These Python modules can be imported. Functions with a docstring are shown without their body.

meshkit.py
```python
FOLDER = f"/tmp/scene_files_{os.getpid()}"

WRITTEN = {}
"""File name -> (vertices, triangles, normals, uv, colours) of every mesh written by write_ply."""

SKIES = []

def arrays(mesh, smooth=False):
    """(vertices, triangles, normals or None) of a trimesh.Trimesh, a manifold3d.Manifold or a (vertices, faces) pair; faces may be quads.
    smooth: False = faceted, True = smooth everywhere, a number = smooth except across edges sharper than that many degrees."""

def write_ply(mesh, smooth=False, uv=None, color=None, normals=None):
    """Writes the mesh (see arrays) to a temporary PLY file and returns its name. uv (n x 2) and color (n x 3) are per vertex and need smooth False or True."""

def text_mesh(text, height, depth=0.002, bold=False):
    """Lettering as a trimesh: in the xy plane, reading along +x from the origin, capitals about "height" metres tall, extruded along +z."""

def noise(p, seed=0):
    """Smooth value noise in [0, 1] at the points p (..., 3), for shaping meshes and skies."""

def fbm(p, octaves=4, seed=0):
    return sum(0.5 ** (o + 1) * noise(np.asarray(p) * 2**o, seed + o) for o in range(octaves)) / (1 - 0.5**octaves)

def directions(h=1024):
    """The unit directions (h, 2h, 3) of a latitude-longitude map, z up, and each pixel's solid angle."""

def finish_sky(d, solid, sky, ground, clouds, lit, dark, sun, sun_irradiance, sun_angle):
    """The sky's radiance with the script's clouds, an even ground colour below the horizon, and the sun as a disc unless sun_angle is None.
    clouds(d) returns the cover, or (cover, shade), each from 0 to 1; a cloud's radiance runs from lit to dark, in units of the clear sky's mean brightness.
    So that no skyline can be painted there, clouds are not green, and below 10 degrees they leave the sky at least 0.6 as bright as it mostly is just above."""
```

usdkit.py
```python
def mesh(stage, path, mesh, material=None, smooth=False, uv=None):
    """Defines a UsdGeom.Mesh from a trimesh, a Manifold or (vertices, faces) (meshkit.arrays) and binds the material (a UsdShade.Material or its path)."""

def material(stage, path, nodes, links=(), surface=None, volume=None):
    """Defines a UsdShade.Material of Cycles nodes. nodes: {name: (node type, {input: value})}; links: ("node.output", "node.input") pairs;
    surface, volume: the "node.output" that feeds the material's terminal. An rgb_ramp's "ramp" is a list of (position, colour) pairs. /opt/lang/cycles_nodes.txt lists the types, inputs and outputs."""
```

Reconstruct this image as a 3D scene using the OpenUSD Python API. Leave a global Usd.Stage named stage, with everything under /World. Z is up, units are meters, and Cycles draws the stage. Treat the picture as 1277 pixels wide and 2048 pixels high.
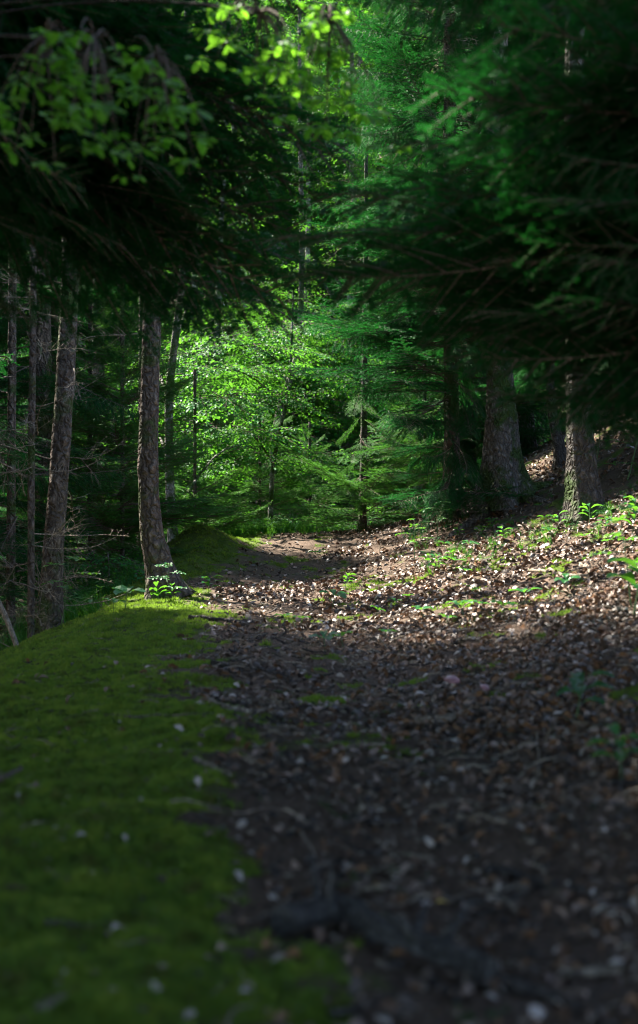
import math
import numpy as np
import trimesh
import usdkit, meshkit
from scipy.spatial.transform import Rotation as Rot
from scipy.interpolate import PchipInterpolator
from pxr import Usd, UsdGeom, UsdLux, UsdShade, Gf, Sdf, Vt

stage = Usd.Stage.CreateInMemory()
UsdGeom.SetStageUpAxis(stage, "Z")
UsdGeom.Xform.Define(stage, "/World")

# ------------------------------------------------------------------ camera, sky, sun, exposure
EYE = 0.95                       # camera height above the path
FPX = 2660.0                     # focal length in pixels of the 1277 px wide photograph
cam = UsdGeom.Camera.Define(stage, "/World/camera")
cam.AddTranslateOp().Set((0, 0, EYE))
cam.AddRotateXOp().Set(90)
cam.CreateHorizontalApertureAttr(24.0)
cam.CreateVerticalApertureAttr(24.0 * 2048 / 1277)
cam.CreateFocalLengthAttr(24.0 * FPX / 1277)
cam.CreateFStopAttr(1.9)
cam.CreateFocusDistanceAttr(17.0)
cam.CreateClippingRangeAttr((0.05, 1000.0))
cam.CreateExposureAttr(2.72)

SUN = np.array([-0.60, 0.52, 0.0])
SUN_EL = math.radians(52)
SUN = SUN / np.linalg.norm(SUN) * math.cos(SUN_EL)
SUN[2] = math.sin(SUN_EL)
usdkit.material(stage, "/World/Looks/sky", {
    "s": ("sky_texture", {"sky_type": "single_scattering", "sun_disc": False, "sun_elevation": SUN_EL,
                          "sun_rotation": math.atan2(SUN[0], SUN[1]), "altitude": 600.0}),
    "b": ("background_shader", {"strength": 0.08})}, [("s.color", "b.color")], surface="b.background")
dome = UsdLux.DomeLight.Define(stage, "/World/sky")
UsdShade.MaterialBindingAPI.Apply(dome.GetPrim()).Bind(UsdShade.Material.Get(stage, "/World/Looks/sky"))
sun = UsdLux.DistantLight.Define(stage, "/World/sun")
sun.CreateNormalizeAttr(True)
sun.CreateIntensityAttr(1.25)
sun.CreateAngleAttr(0.53)
sun.CreateColorAttr((1.0, 0.93, 0.80))
_z = SUN / np.linalg.norm(SUN)
_x = np.cross([0, 0, 1], _z); _x /= np.linalg.norm(_x)
_y = np.cross(_z, _x)
sun.AddTransformOp().Set(Gf.Matrix4d(*_x, 0, *_y, 0, *_z, 0, 0, 0, 30, 1))

# gaps in the canopy: no bough grows where it would keep the sun from these spots (x, y, z, radius)
GAPS = [(-.3, 5.4, 3.0, -.4), (0, 5.5, 3.0, -.4), (.15, 5.5, 2.7, -.45), (-1.0, 13.9, .1, .2), (-.5, 14.0, .1, .2), (0, 14.1, .15, .2), (.6, 14.2, .2, .3), (1.2, 14.3, .35, .4), (1.9, 14.5, .5, .6),
        (2.7, 15.0, .7, .75),  
        (-2.2, 24.5, 3.2, 1.5), (-1.0, 26.0, 3.2, 1.3), (-3.2, 27, 4.5, 1.8), (-1.0, 29, 5.5, 1.8), (.2, 30, 4, 1.8), (.35, 22.1, 1.0, .5), (.4, 22.1, 1.9, .5), (.15, 22.1, 1.5, .4), (.5, 34, 7, 2.5),
        (-2.6, 24.5, 4.2, 1.5), (-1.6, 25.5, 4.0, 1.3), (-4, 36, 8, 1.5), (-9, 38, 7, 2.4), (5, 38, 8, 2), (-3, 33, 5, 1.5), (1, 36, 5, 1.5), (-6, 35, 4, 1.5), (-12, 46, 8, 2.5)]


# ------------------------------------------------------------------ helpers
def sm(e0, e1, v):
    t = np.clip((np.asarray(v, float) - e0) / (e1 - e0), 0, 1)
    return t * t * (3 - 2 * t)


def soft(v, k=6.0):
    return np.logaddexp(0, k * np.asarray(v, float)) / k


_used = {}


def numbered(path):
    n = _used.get(path)
    _used[path] = 0 if n is None else n + 1
    return path if n is None else f"{path}_{n + 1:03d}"


def props(prim, label=None, category=None, group=None, kind=None):
    for k, v in (("label", label), ("category", category), ("group", group), ("kind", kind)):
        if v:
            prim.SetCustomDataByKey(k, v)
    return prim


def thing(name, label, category, group=None, loc=(0, 0, 0)):
    x = UsdGeom.Xform.Define(stage, numbered("/World/" + name))
    x.AddTranslateOp().Set(tuple(float(c) for c in loc))
    props(x.GetPrim(), label, category, group)
    return str(x.GetPath())


def part(parent, name, mesh, mat, smooth=False):
    m = usdkit.mesh(stage, numbered(parent + "/" + name), mesh, "/World/Looks/" + mat, smooth)
    return m


def pix(px, py, d):
    """The point that lies D metres ahead and shows at the photograph's pixel."""
    return np.array([(px - 638.5) / FPX * d, d, EYE - (py - 1024.0) / FPX * d])


def shows_at(p):
    d = max(p[1], 0.05)
    return 638.5 + p[0] / d * FPX, 1024 - (p[2] - EYE) / d * FPX


def in_frame(p, margin=60):
    if p[1] < 0.3:
        return False
    u, v = shows_at(p)
    return -margin < u < 1277 + margin and -margin < v < 2048 + margin


SKY_GAPS = [((-1.5, 25, 1), (0, -.3, 1), 2.0), ((0.8, 22.5, 1), (-.2, -.3, 1), 1.2), ((-.9, 4.6, 2.7), (0, .3, 1), .7), ((.0, 5.4, 3.2), (.1, .3, 1), .6), ((-1.4, 9.4, .2), (0, .0, 1), 2.2), ((-1.4, 11, .2), (0, .03, 1), 2.2)]
SKY_CONES = [((-1.0, 9.8, .2), (.42, -.25, 1), 1.3, .4), ((-1.2, 9.6, .2), (-.02, .72, 1), 1.5, .30), ((-1.0, 10.4, .2), (-1.1, -.15, 1), .8, .12), ((-.8, 9.6, .2), (.5, .45, 1), 1.3, .25)]


def in_gap(p):
    for c, d, r in SKY_GAPS:
        q, d = p - np.array(c), unit(np.array(d))
        t = q @ d
        if t > 1.2 and np.linalg.norm(q - t * d) < r + .5:
            return True
    for c, d, r, grow in SKY_CONES:
        q, d = p - np.array(c), unit(np.array(d))
        t = q @ d
        if t > 1.2 and np.linalg.norm(q - t * d) < r + grow * t:
            return True
    for x, y, z, r in GAPS:
        q = p - np.array([x, y, z])
        t = q @ SUN
        if t > 0.8 and np.linalg.norm(q - t * SUN) < r + (.8 if y < 18 else .3):
            return True
    return False


def tube(pts, rad, sides=8, closed=True):
    pts = np.asarray(pts, float)
    n = len(pts)
    rad = np.broadcast_to(np.asarray(rad, float), (n,))
    tan = np.gradient(pts, axis=0)
    tan /= np.linalg.norm(tan, axis=1, keepdims=True) + 1e-12
    ref = np.array([0.0, 0, 1]) if abs(tan[0, 2]) < 0.9 else np.array([1.0, 0, 0])
    a = np.cross(tan, ref); a /= np.linalg.norm(a, axis=1, keepdims=True) + 1e-12
    b = np.cross(tan, a)
    th = np.arange(sides) * 2 * np.pi / sides
    v = pts[:, None] + rad[:, None, None] * (np.cos(th)[None, :, None] * a[:, None] + np.sin(th)[None, :, None] * b[:, None])
    v = v.reshape(-1, 3)
    i, j = np.meshgrid(np.arange(n - 1), np.arange(sides), indexing="ij")
    q = np.stack([i * sides + j, i * sides + (j + 1) % sides, (i + 1) * sides + (j + 1) % sides, (i + 1) * sides + j], -1).reshape(-1, 4)
    f = np.vstack([q[:, [0, 2, 1]], q[:, [0, 3, 2]]])
    if closed:
        v = np.vstack([v, pts[0], pts[-1]])
        k = np.arange(sides)
        f = np.vstack([f, np.stack([np.full(sides, n * sides), k, (k + 1) % sides], 1),
                       np.stack([np.full(sides, n * sides + 1), (n - 1) * sides + (k + 1) % sides, (n - 1) * sides + k], 1)])
    return v, f


def join(parts):
    vs, fs, n = [], [], 0
    for v, f in parts:
        vs.append(v); fs.append(np.asarray(f) + n); n += len(v)
    return np.vstack(vs), np.vstack(fs)


def unit(v):
    v = np.asarray(v, float)
    return v / (np.linalg.norm(v, axis=-1, keepdims=True) + 1e-12)


# ------------------------------------------------------------------ materials
L = "/World/Looks/"


def foliage(name, dark, light, trans, tmix, rough=0.5, spec=0.3):
    usdkit.material(stage, L + name, {
        "g": ("geometry", {}), "o": ("object_info", {}),
        "m": ("math", {"math_type": "multiply_add", "value2": 0.55}), "m2": ("math", {"math_type": "multiply", "value2": 0.45}),
        "r": ("rgb_ramp", {"ramp": [(0, dark), (0.55, tuple((a + b) / 2 for a, b in zip(dark, light))), (1, light)]}),
        "p": ("principled_bsdf", {"roughness": rough, "specular_ior_level": spec}),
        "t": ("translucent_bsdf", {"color": trans}), "x": ("mix_closure", {"fac": tmix})},
        [("g.random_per_island", "m.value1"), ("o.random", "m2.value1"), ("m2.value", "m.value3"), ("m.value", "r.fac"), ("r.color", "p.base_color"),
         ("p.BSDF", "x.closure1"), ("t.BSDF", "x.closure2")], surface="x.closure")


foliage("spruce_needles", (0.003, 0.038, 0.010), (0.012, 0.090, 0.018), (0.018, 0.17, 0.02), 0.28, 0.6, 0.12)
foliage("young_needles", (0.02, 0.105, 0.022), (0.07, 0.20, 0.04), (0.10, 0.30, 0.03), 0.3, 0.6, 0.15)
foliage("beech_leaves", (0.007, 0.085, 0.018), (0.022, 0.16, 0.026), (0.14, 0.42, 0.028), 0.36, 0.5, 0.14)
foliage("fresh_leaves", (0.03, 0.15, 0.02), (0.06, 0.21, 0.025), (0.22, 0.55, 0.03), 0.55, 0.5)
foliage("plant_leaves", (0.009, 0.09, 0.022), (0.03, 0.16, 0.03), (0.12, 0.34, 0.02), 0.4, 0.42)
usdkit.material(stage, L + "moss_leaves", {
    "g": ("geometry", {}), "o": ("object_info", {}), "n": ("noise_texture", {"scale": 6, "detail": 6, "roughness": 0.8}),
    "a": ("math", {"math_type": "multiply_add", "value2": 0.3}), "a2": ("math", {"math_type": "multiply_add", "value2": 3.2, "value3": -1.22}),
    "r": ("rgb_ramp", {"ramp": [(0.14, (0.11, 0.07, 0.035)), (0.30, (0.085, 0.10, 0.022)), (0.44, (0.085, 0.17, 0.04)), (0.6, (0.175, 0.25, 0.032)), (0.9, (0.27, 0.31, 0.055))]}),
    "p": ("principled_bsdf", {"roughness": 0.75, "specular_ior_level": 0.25}), "t": ("translucent_bsdf", {"color": (0.20, 0.34, 0.03)}), "x": ("mix_closure", {"fac": 0.42})},
    [("g.position", "n.vector"), ("n.fac", "a2.value1"), ("o.random", "a.value1"), ("a2.value", "a.value3"), ("a.value", "r.fac"), ("r.color", "p.base_color"),
     ("p.BSDF", "x.closure1"), ("t.BSDF", "x.closure2")], surface="x.closure")


def bark(name, c0, c1, c2, scale, moss=0.0, bump=0.02, stretch=0.35):
    usdkit.material(stage, L + name, {
        "g": ("geometry", {}),
        "map": ("mapping", {"scale": (1, 1, stretch)}), "w": ("noise_texture", {"scale": 9, "detail": 3}), "ws": ("vector_math", {"math_type": "multiply_add", "vector2": (.12, .12, .2)}),
        "v": ("voronoi_texture", {"scale": scale, "feature": "distance_to_edge"}),
        "n": ("noise_texture", {"scale": scale * 1.7, "detail": 5, "roughness": 0.65}),
        "big": ("noise_texture", {"scale": 2.2, "detail": 4, "roughness": 0.6}),
        "mr": ("map_range", {"from_min": 0.0, "from_max": 0.12}),
        "r": ("rgb_ramp", {"ramp": [(0.25, c0), (0.5, c1), (0.75, c2)]}),
        "dk": ("mix_color", {"blend_type": "multiply", "fac": 0.32}),
        "mm": ("map_range", {"from_min": 0.62 - moss * 0.25, "from_max": 0.70 - moss * 0.22}),
        "mo": ("mix_color", {"b": (0.035, 0.062, 0.012)}),
        "h": ("math", {"math_type": "add"}),
        "b": ("bump", {"strength": 0.9, "distance": bump}),
        "p": ("principled_bsdf", {"roughness": 0.85, "specular_ior_level": 0.25})},
        [("g.position", "w.vector"), ("w.color", "ws.vector1"), ("g.position", "ws.vector3"), ("ws.vector", "map.vector"), ("map.vector", "v.vector"), ("map.vector", "n.vector"), ("g.position", "big.vector"),
         ("v.distance", "mr.value"), ("n.fac", "r.fac"), ("r.color", "dk.a"), ("mr.result", "dk.b"), ("big.fac", "mm.value"),
         ("dk.result", "mo.a"), ("mm.result", "mo.fac"), ("mr.result", "h.value1"), ("n.fac", "h.value2"), ("h.value", "b.height"),
         ("b.normal", "p.normal"), ("mo.result", "p.base_color")], surface="p.BSDF")


bark("spruce_bark", (0.042, 0.032, 0.025), (0.085, 0.066, 0.052), (0.17, 0.14, 0.115), 13, 0.5, 0.016, 0.6)
bark("old_bark", (0.05, 0.040, 0.033), (0.115, 0.098, 0.085), (0.20, 0.18, 0.16), 15, 0.6, 0.018, 0.5)
bark("smooth_bark", (0.08, 0.075, 0.065), (0.17, 0.16, 0.145), (0.36, 0.35, 0.33), 14, 0.8, 0.006, 0.8)
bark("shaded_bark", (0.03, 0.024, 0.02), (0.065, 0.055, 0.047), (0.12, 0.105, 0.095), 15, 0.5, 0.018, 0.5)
bark("twig_bark", (0.05, 0.036, 0.026), (0.10, 0.075, 0.058), (0.16, 0.13, 0.105), 40, 0.0, 0.002)
bark("dead_wood", (0.09, 0.07, 0.05), (0.17, 0.135, 0.10), (0.29, 0.25, 0.20), 40, 0.1, 0.002)
bark("branch_bark", (0.016, 0.014, 0.013), (0.036, 0.033, 0.03), (0.11, 0.105, 0.10), 30, 0.2, 0.006)
bark("dark_wood", (0.018, 0.014, 0.012), (0.036, 0.03, 0.026), (0.08, 0.072, 0.066), 30, 0.2, 0.004)


def dead_leaf(name, c0, c1, rough=0.45):
    usdkit.material(stage, L + name, {
        "g": ("geometry", {}), "o": ("object_info", {}), "n": ("noise_texture", {"scale": 60, "detail": 3}),
        "a": ("math", {"math_type": "multiply_add", "value2": 0.7}), "a2": ("math", {"math_type": "multiply", "value2": 0.35}),
        "r": ("rgb_ramp", {"ramp": [(0, c0), (1, c1)]}),
        "p": ("principled_bsdf", {"roughness": rough, "specular_ior_level": 0.4})},
        [("g.position", "n.vector"), ("o.random", "a.value1"), ("n.fac", "a2.value1"), ("a2.value", "a.value3"), ("a.value", "r.fac"), ("r.color", "p.base_color")], surface="p.BSDF")


dead_leaf("brown_leaf", (0.055, 0.024, 0.010), (0.17, 0.085, 0.038))
dead_leaf("tan_leaf", (0.10, 0.060, 0.043), (0.27, 0.19, 0.15))
dead_leaf("pale_leaf", (0.19, 0.15, 0.12), (0.40, 0.34, 0.30), 0.4)
dead_leaf("dark_leaf", (0.02, 0.013, 0.009), (0.07, 0.045, 0.03))
dead_leaf("yellow_leaf", (0.42, 0.26, 0.04), (0.5, 0.33, 0.06))
dead_leaf("cone_scales", (0.05, 0.026, 0.015), (0.11, 0.06, 0.035))


def plain(name, color, rough=0.6, vary=0.3, scale=40):
    usdkit.material(stage, L + name, {
        "g": ("geometry", {}), "n": ("noise_texture", {"scale": scale, "detail": 4}),
        "r": ("rgb_ramp", {"ramp": [(0.25, tuple(c * (1 - vary) for c in color)), (0.75, tuple(min(1, c * (1 + vary)) for c in color))]}),
        "p": ("principled_bsdf", {"roughness": rough})},
        [("g.position", "n.vector"), ("n.fac", "r.fac"), ("r.color", "p.base_color")], surface="p.BSDF")


plain("mushroom_cap", (0.22, 0.10, 0.11), 0.4)
plain("mushroom_flesh", (0.5, 0.42, 0.33), 0.7, 0.15)
plain("green_stem", (0.05, 0.10, 0.03), 0.6)

# the forest floor: bare needle-strewn soil with moss where the mesh's moss value is high
usdkit.material(stage, L + "forest_floor", {
    "g": ("geometry", {}), "at": ("attribute", {"attribute": "moss"}),
    "n1": ("noise_texture", {"scale": 7, "detail": 6, "roughness": 0.7}), "n2": ("noise_texture", {"scale": 55, "detail": 5, "roughness": 0.75}),
    "n3": ("noise_texture", {"scale": 160, "detail": 3, "roughness": 0.7}),
    "soil": ("rgb_ramp", {"ramp": [(0.26, (0.018, 0.012, 0.008)), (0.42, (0.06, 0.040, 0.028)), (0.56, (0.12, 0.080, 0.056)), (0.74, (0.22, 0.16, 0.12))]}),
    "ms": ("rgb_ramp", {"ramp": [(0.3, (0.026, 0.046, 0.004)), (0.5, (0.06, 0.095, 0.008)), (0.72, (0.10, 0.135, 0.014))]}),
    "e1": ("math", {"math_type": "multiply_add", "value2": 1.1, "value3": -0.55}), "e2": ("math", {"math_type": "add"}),
    "k": ("map_range", {"from_min": 0.25, "from_max": 0.75}),
    "mx": ("mix_color", {}), "h": ("math", {"math_type": "add"}),
    "b": ("bump", {"strength": 1.0, "distance": 0.014}),
    "p": ("principled_bsdf", {"roughness": 0.9, "specular_ior_level": 0.2})},
    [("g.position", "n1.vector"), ("g.position", "n2.vector"), ("g.position", "n3.vector"), ("n2.fac", "soil.fac"), ("n2.fac", "ms.fac"),
     ("n1.fac", "e1.value1"), ("e1.value", "e2.value1"), ("at.fac", "e2.value2"), ("e2.value", "k.value"),
     ("soil.color", "mx.a"), ("ms.color", "mx.b"), ("k.result", "mx.fac"), ("n2.fac", "h.value1"), ("n3.fac", "h.value2"),
     ("h.value", "b.height"), ("b.normal", "p.normal"), ("mx.result", "p.base_color")], surface="p.BSDF")

# ------------------------------------------------------------------ terrain
_A = PchipInterpolator([-200, -10, 0, 6, 10, 14.5, 17, 19.5, 22, 25, 28, 34, 42, 60, 110, 260], [0, -.1, 0, 0, .03, .10, .17, .34, .52, .55, .42, .0, -.2, 0.6, 6, 22])
_X0 = PchipInterpolator([-200, 0, 8, 14, 22, 30, 260], [1.0, 1.0, .7, .25, .5, .6, .6])
_XE = PchipInterpolator([-200, 0, 8.8, 14, 16.2, 18.5, 20.5, 22.5, 26, 260], [-1.9, -1.9, -2.0, -1.9, -2.15, -2.3, -2.05, -1.75, -1.5, -1.5])
_XM = PchipInterpolator([-200, 0, 2.6, 3.5, 4.4, 5.5, 9.2, 14, 15.5, 17.5, 22, 26, 260], [-.4, -.3, -.25, -.18, -.34, -.48, -.9, -1.15, -1.6, -1.3, -1.05, -1.2, -1.2])


def ground_z(x, y, fine=True):
    x, y = np.broadcast_arrays(np.asarray(x, float), np.asarray(y, float))
    far = sm(26, 40, y)
    t = np.minimum(soft(x - _X0(y), 5), 9)
    r = (.17 * t + .03 * t * t) * (1 + .55 * sm(14.5, 20, y))
    u = np.minimum(soft(_XE(y) + .35 - x, 4), 9)
    l = .33 * u ** 1.6 / (1 + .12 * u ** 1.2)
    z = _A(y) + r * (1 - .6 * far) - l * (1 - .75 * far)
    z = z + .40 * np.exp(-((x + 1.75) / .55) ** 2 - ((y - 19.4) / 1.35) ** 2)          # mossy shoulder past the trunk
    z = z - .10 * np.exp(-((x + .1) / .9) ** 2 - ((y - 17) / 1.6) ** 2)
    z = z - .05 * np.exp(-((x - .35 - .0 * y) / .5) ** 2) * sm(1, 3, y) * (1 - sm(11, 15, y))
    if fine:
        p = np.stack([x, y, np.zeros_like(x)], -1)
        z = z + (meshkit.fbm(p * .9, 3, 3) - .5) * .14 + (meshkit.fbm(p * 5, 3, 7) - .5) * .075
        z = z + (meshkit.fbm(p * 22, 2, 11) - .5) * .022
    return z


def moss_at(x, y):
    x, y = np.broadcast_arrays(np.asarray(x, float), np.asarray(y, float))
    p = np.stack([x, y, np.zeros_like(x)], -1)
    m = sm(.28, -.22, x - _XM(y) + (meshkit.fbm(p * 1.6, 3, 21) - .5) * .75) if False else 1 - sm(-.3, .38, x - _XM(y) + (meshkit.fbm(p * 3.0, 4, 21) - .5) * 1.0)
    m = m * (1 - .75 * sm(.7, 1.6, _XE(y) - x)) * (1 - .8 * sm(26, 30, y))
    patch = sm(.57, .76, meshkit.fbm(p * 2.9, 3, 33)) * .75
    return np.clip(np.maximum(m, patch * (y < 28) * (.25 + .75 * sm(4, 7, y))), 0, 1)


def axis(*runs):
    out = []
    for a, b, s in runs:
        out.append(np.arange(a, b, s))
    return np.concatenate(out)


gx = axis((-200, -40, 20), (-40, -12, 2), (-12, -3.2, .3), (-3.2, -1.5, .05), (-1.5, 2.2, .035), (2.2, 5.5, .06), (5.5, 14, .4), (14, 40, 2), (40, 201, 20))
gy = axis((-60, -6, 6), (-6, 1.6, .4), (1.6, 9, .035), (9, 17, .06), (17, 27, .1), (27, 46, .5), (46, 100, 3), (100, 261, 20))
GX, GY = np.meshgrid(gx, gy, indexing="xy")
GZ = ground_z(GX, GY)
gv = np.stack([GX, GY, GZ], -1).reshape(-1, 3)
ni, nj = len(gy), len(gx)
i, j = np.meshgrid(np.arange(ni - 1), np.arange(nj - 1), indexing="ij")
a = (i * nj + j).ravel()
gf = np.vstack([np.stack([a, a + 1, a + nj + 1], 1), np.stack([a, a + nj + 1, a + nj], 1)])
gm = usdkit.mesh(stage, "/World/ground", (gv, gf), L + "forest_floor", True)
UsdGeom.PrimvarsAPI(gm).CreatePrimvar("moss", Sdf.ValueTypeNames.FloatArray, "vertex").Set(Vt.FloatArray.FromNumpy(moss_at(GX, GY).astype(np.float32).ravel()))
props(gm.GetPrim(), "brown forest path and bank of soil and needles with moss along its left shoulder", "ground", kind="structure")


def hit(px, py):
    """Where the line of sight through a pixel meets the ground."""
    d = np.arange(1.2, 60, .02)
    p = np.stack([(px - 638.5) / FPX * d, d, EYE - (py - 1024) / FPX * d], 1)
    below = p[:, 2] < ground_z(p[:, 0], p[:, 1])
    return p[np.argmax(below)] if below.any() else p[-1]


GAPS += [(*hit(u, v), r) for u, v, r in [(780, 1178, .0), (860, 1160, .0), (950, 1148, .0), (1050, 1130, .1), (1150, 1105, .2), (1250, 1085, .2), (1020, 1160, -.3), (1120, 1145, -.2), (1220, 1130, -.2)]]

# ------------------------------------------------------------------ boughs, sprays, leaves (built once, drawn many times)
def needles(P, T, N, rng, size=.021, w=.0036, every=3):
    S = unit(np.cross(T, N)); N = np.cross(S, T)
    tris = []
    for k in range(every):
        n = len(P)
        if k == 0: d = .85 * S + .55 * T + .12 * N
        elif k == 1: d = -.85 * S + .55 * T + .12 * N
        else: d = rng.uniform(-.6, .6, (n, 1)) * S + .6 * T + .7 * N
        d = unit(d + rng.normal(0, .16, (n, 3)))
        tip = P + d * size * rng.uniform(.75, 1.25, (n, 1))
        o = T * w
        tris.append(np.stack([P - o, P + o, tip], 1))
    t = np.concatenate(tris)
    return t.reshape(-1, 3), np.arange(len(t) * 3).reshape(-1, 3)


def stations(line, step, rng):
    seg = np.linalg.norm(np.diff(line, axis=0), axis=1)
    s = np.concatenate([[0], np.cumsum(seg)])
    u = np.arange(0, s[-1], step) + rng.uniform(0, step)
    u = u[u < s[-1]]
    P = np.stack([np.interp(u, s, line[:, k]) for k in range(3)], 1)
    k = np.clip(np.searchsorted(s, u) - 1, 0, len(seg) - 1)
    return P, unit(np.diff(line, axis=0))[k]


def bough(seed, length, droop=.25, lift=.12, spread=.42, hang=.15, bare=.12, step=.011, gap=.075, sub=True):
    """A spruce bough along +x: (needles, wood)."""
    rng = np.random.default_rng(seed)
    u = np.linspace(0, 1, 14)
    ax = np.stack([u * length, .05 * length * np.sin(u * 3 + seed), length * (-droop * u ** 1.3 + lift * u ** 3) + .0 * u], 1)
    wood = [tube(ax, np.linspace(.0085, .0015, 14) * (.6 + .25 * length), 5)]
    Ps, Ts = [], []
    s = bare * length
    side = 1
    while s < length * .985:
        f = s / length
        base = np.array([np.interp(f, u, ax[:, k]) for k in range(3)])
        tan = unit(np.array([np.interp(min(f + .03, 1), u, ax[:, k]) for k in range(3)]) - base)
        side = -side
        bl = spread * length * (1 - f) ** .75 * (min(1, (f - bare * .5) / .22)) * rng.uniform(.65, 1.12) + .05
        ang = math.radians(rng.uniform(42, 66))
        out = unit(np.array([math.cos(ang), side * math.sin(ang), 0]) + tan * .25 + rng.normal(0, .07, 3))
        n = 7
        v = np.linspace(0, 1, n)[:, None]
        line = base + out * bl * v + np.array([.1 * bl, 0, -hang * bl]) * v ** 1.8 + np.array([0, 0, rng.normal(0, .05)]) * bl * v
        if hang > .4:
            line[:, :2] = base[:2] + (line[:, :2] - base[:2]) * (1 - .3 * v)
        wood.append(tube(line[::2], np.linspace(.0042, .0012, len(line[::2])), 3, False))
        p, t = stations(line[1:] if bl > .25 else line, step, rng)
        Ps.append(p); Ts.append(t)
        if sub and bl > .12:
            q = .07
            ss = -1
            while q < bl * .93:
                ss = -ss
                fb = q / bl
                b2 = np.array([np.interp(fb, v[:, 0], line[:, k]) for k in range(3)])
                sl = min(.16, .36 * bl) * (1 - fb) ** .5 * rng.uniform(.6, 1.15) + .025
                o2 = unit(out * .7 + ss * np.cross(out, [0, 0, 1]) * .75 + np.array([0, 0, -hang * .9]) + rng.normal(0, .12, 3))
                l2 = b2 + o2 * sl * np.linspace(0, 1, 3)[:, None] + np.array([0, 0, -hang * .35 * sl]) * np.linspace(0, 1, 3)[:, None] ** 2
                p, t = stations(l2, step, rng)
                Ps.append(p); Ts.append(t)
                q += rng.uniform(.045, .075)
        s += rng.uniform(.7, 1.3) * gap * (.6 + .3 * length) * .55
    p, t = stations(ax[int(14 * bare) + 4:], step, rng)
    Ps.append(p); Ts.append(t)
    P, T = np.concatenate(Ps), np.concatenate(Ts)
    return needles(P, T, np.tile([0, 0, 1.0], (len(P), 1)), rng), join(wood)


def dead_bough(seed, length, n=14):
    rng = np.random.default_rng(seed)
    u = np.linspace(0, 1, 10)
    ax = np.stack([u * length, .06 * length * np.sin(u * 4 + seed), length * (-.22 * u + .25 * u ** 2.5) + .0 * u], 1) + rng.normal(0, .008, (10, 3))
    out = [tube(ax, np.linspace(.011, .0025, 10), 5)]
    for _ in range(n):
        f = rng.uniform(.2, .97)
        b = np.array([np.interp(f, u, ax[:, k]) for k in range(3)])
        ll = rng.uniform(.12, .55) * (1.15 - f)
        o = unit(np.array([rng.uniform(.2, 1), rng.choice([-1, 1]) * rng.uniform(.3, 1), rng.normal(-.2, .4)]))
        v = np.linspace(0, 1, 5)[:, None]
        ln = b + o * ll * v + np.array([0, 0, rng.normal(0, .2) * ll]) * v ** 2 + rng.normal(0, .006, (5, 3)) * v
        out.append(tube(ln, np.linspace(.0045, .0016, 5), 3, False))
        for _ in range(2):
            k = rng.integers(1, 4)
            o2 = unit(o + rng.normal(0, .6, 3))
            out.append(tube(np.stack([ln[k], ln[k] + o2 * ll * .2, ln[k] + o2 * ll * .4 + [0, 0, -.02]]), [.0025, .002, .001], 3, False))
    return join(out)


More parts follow.
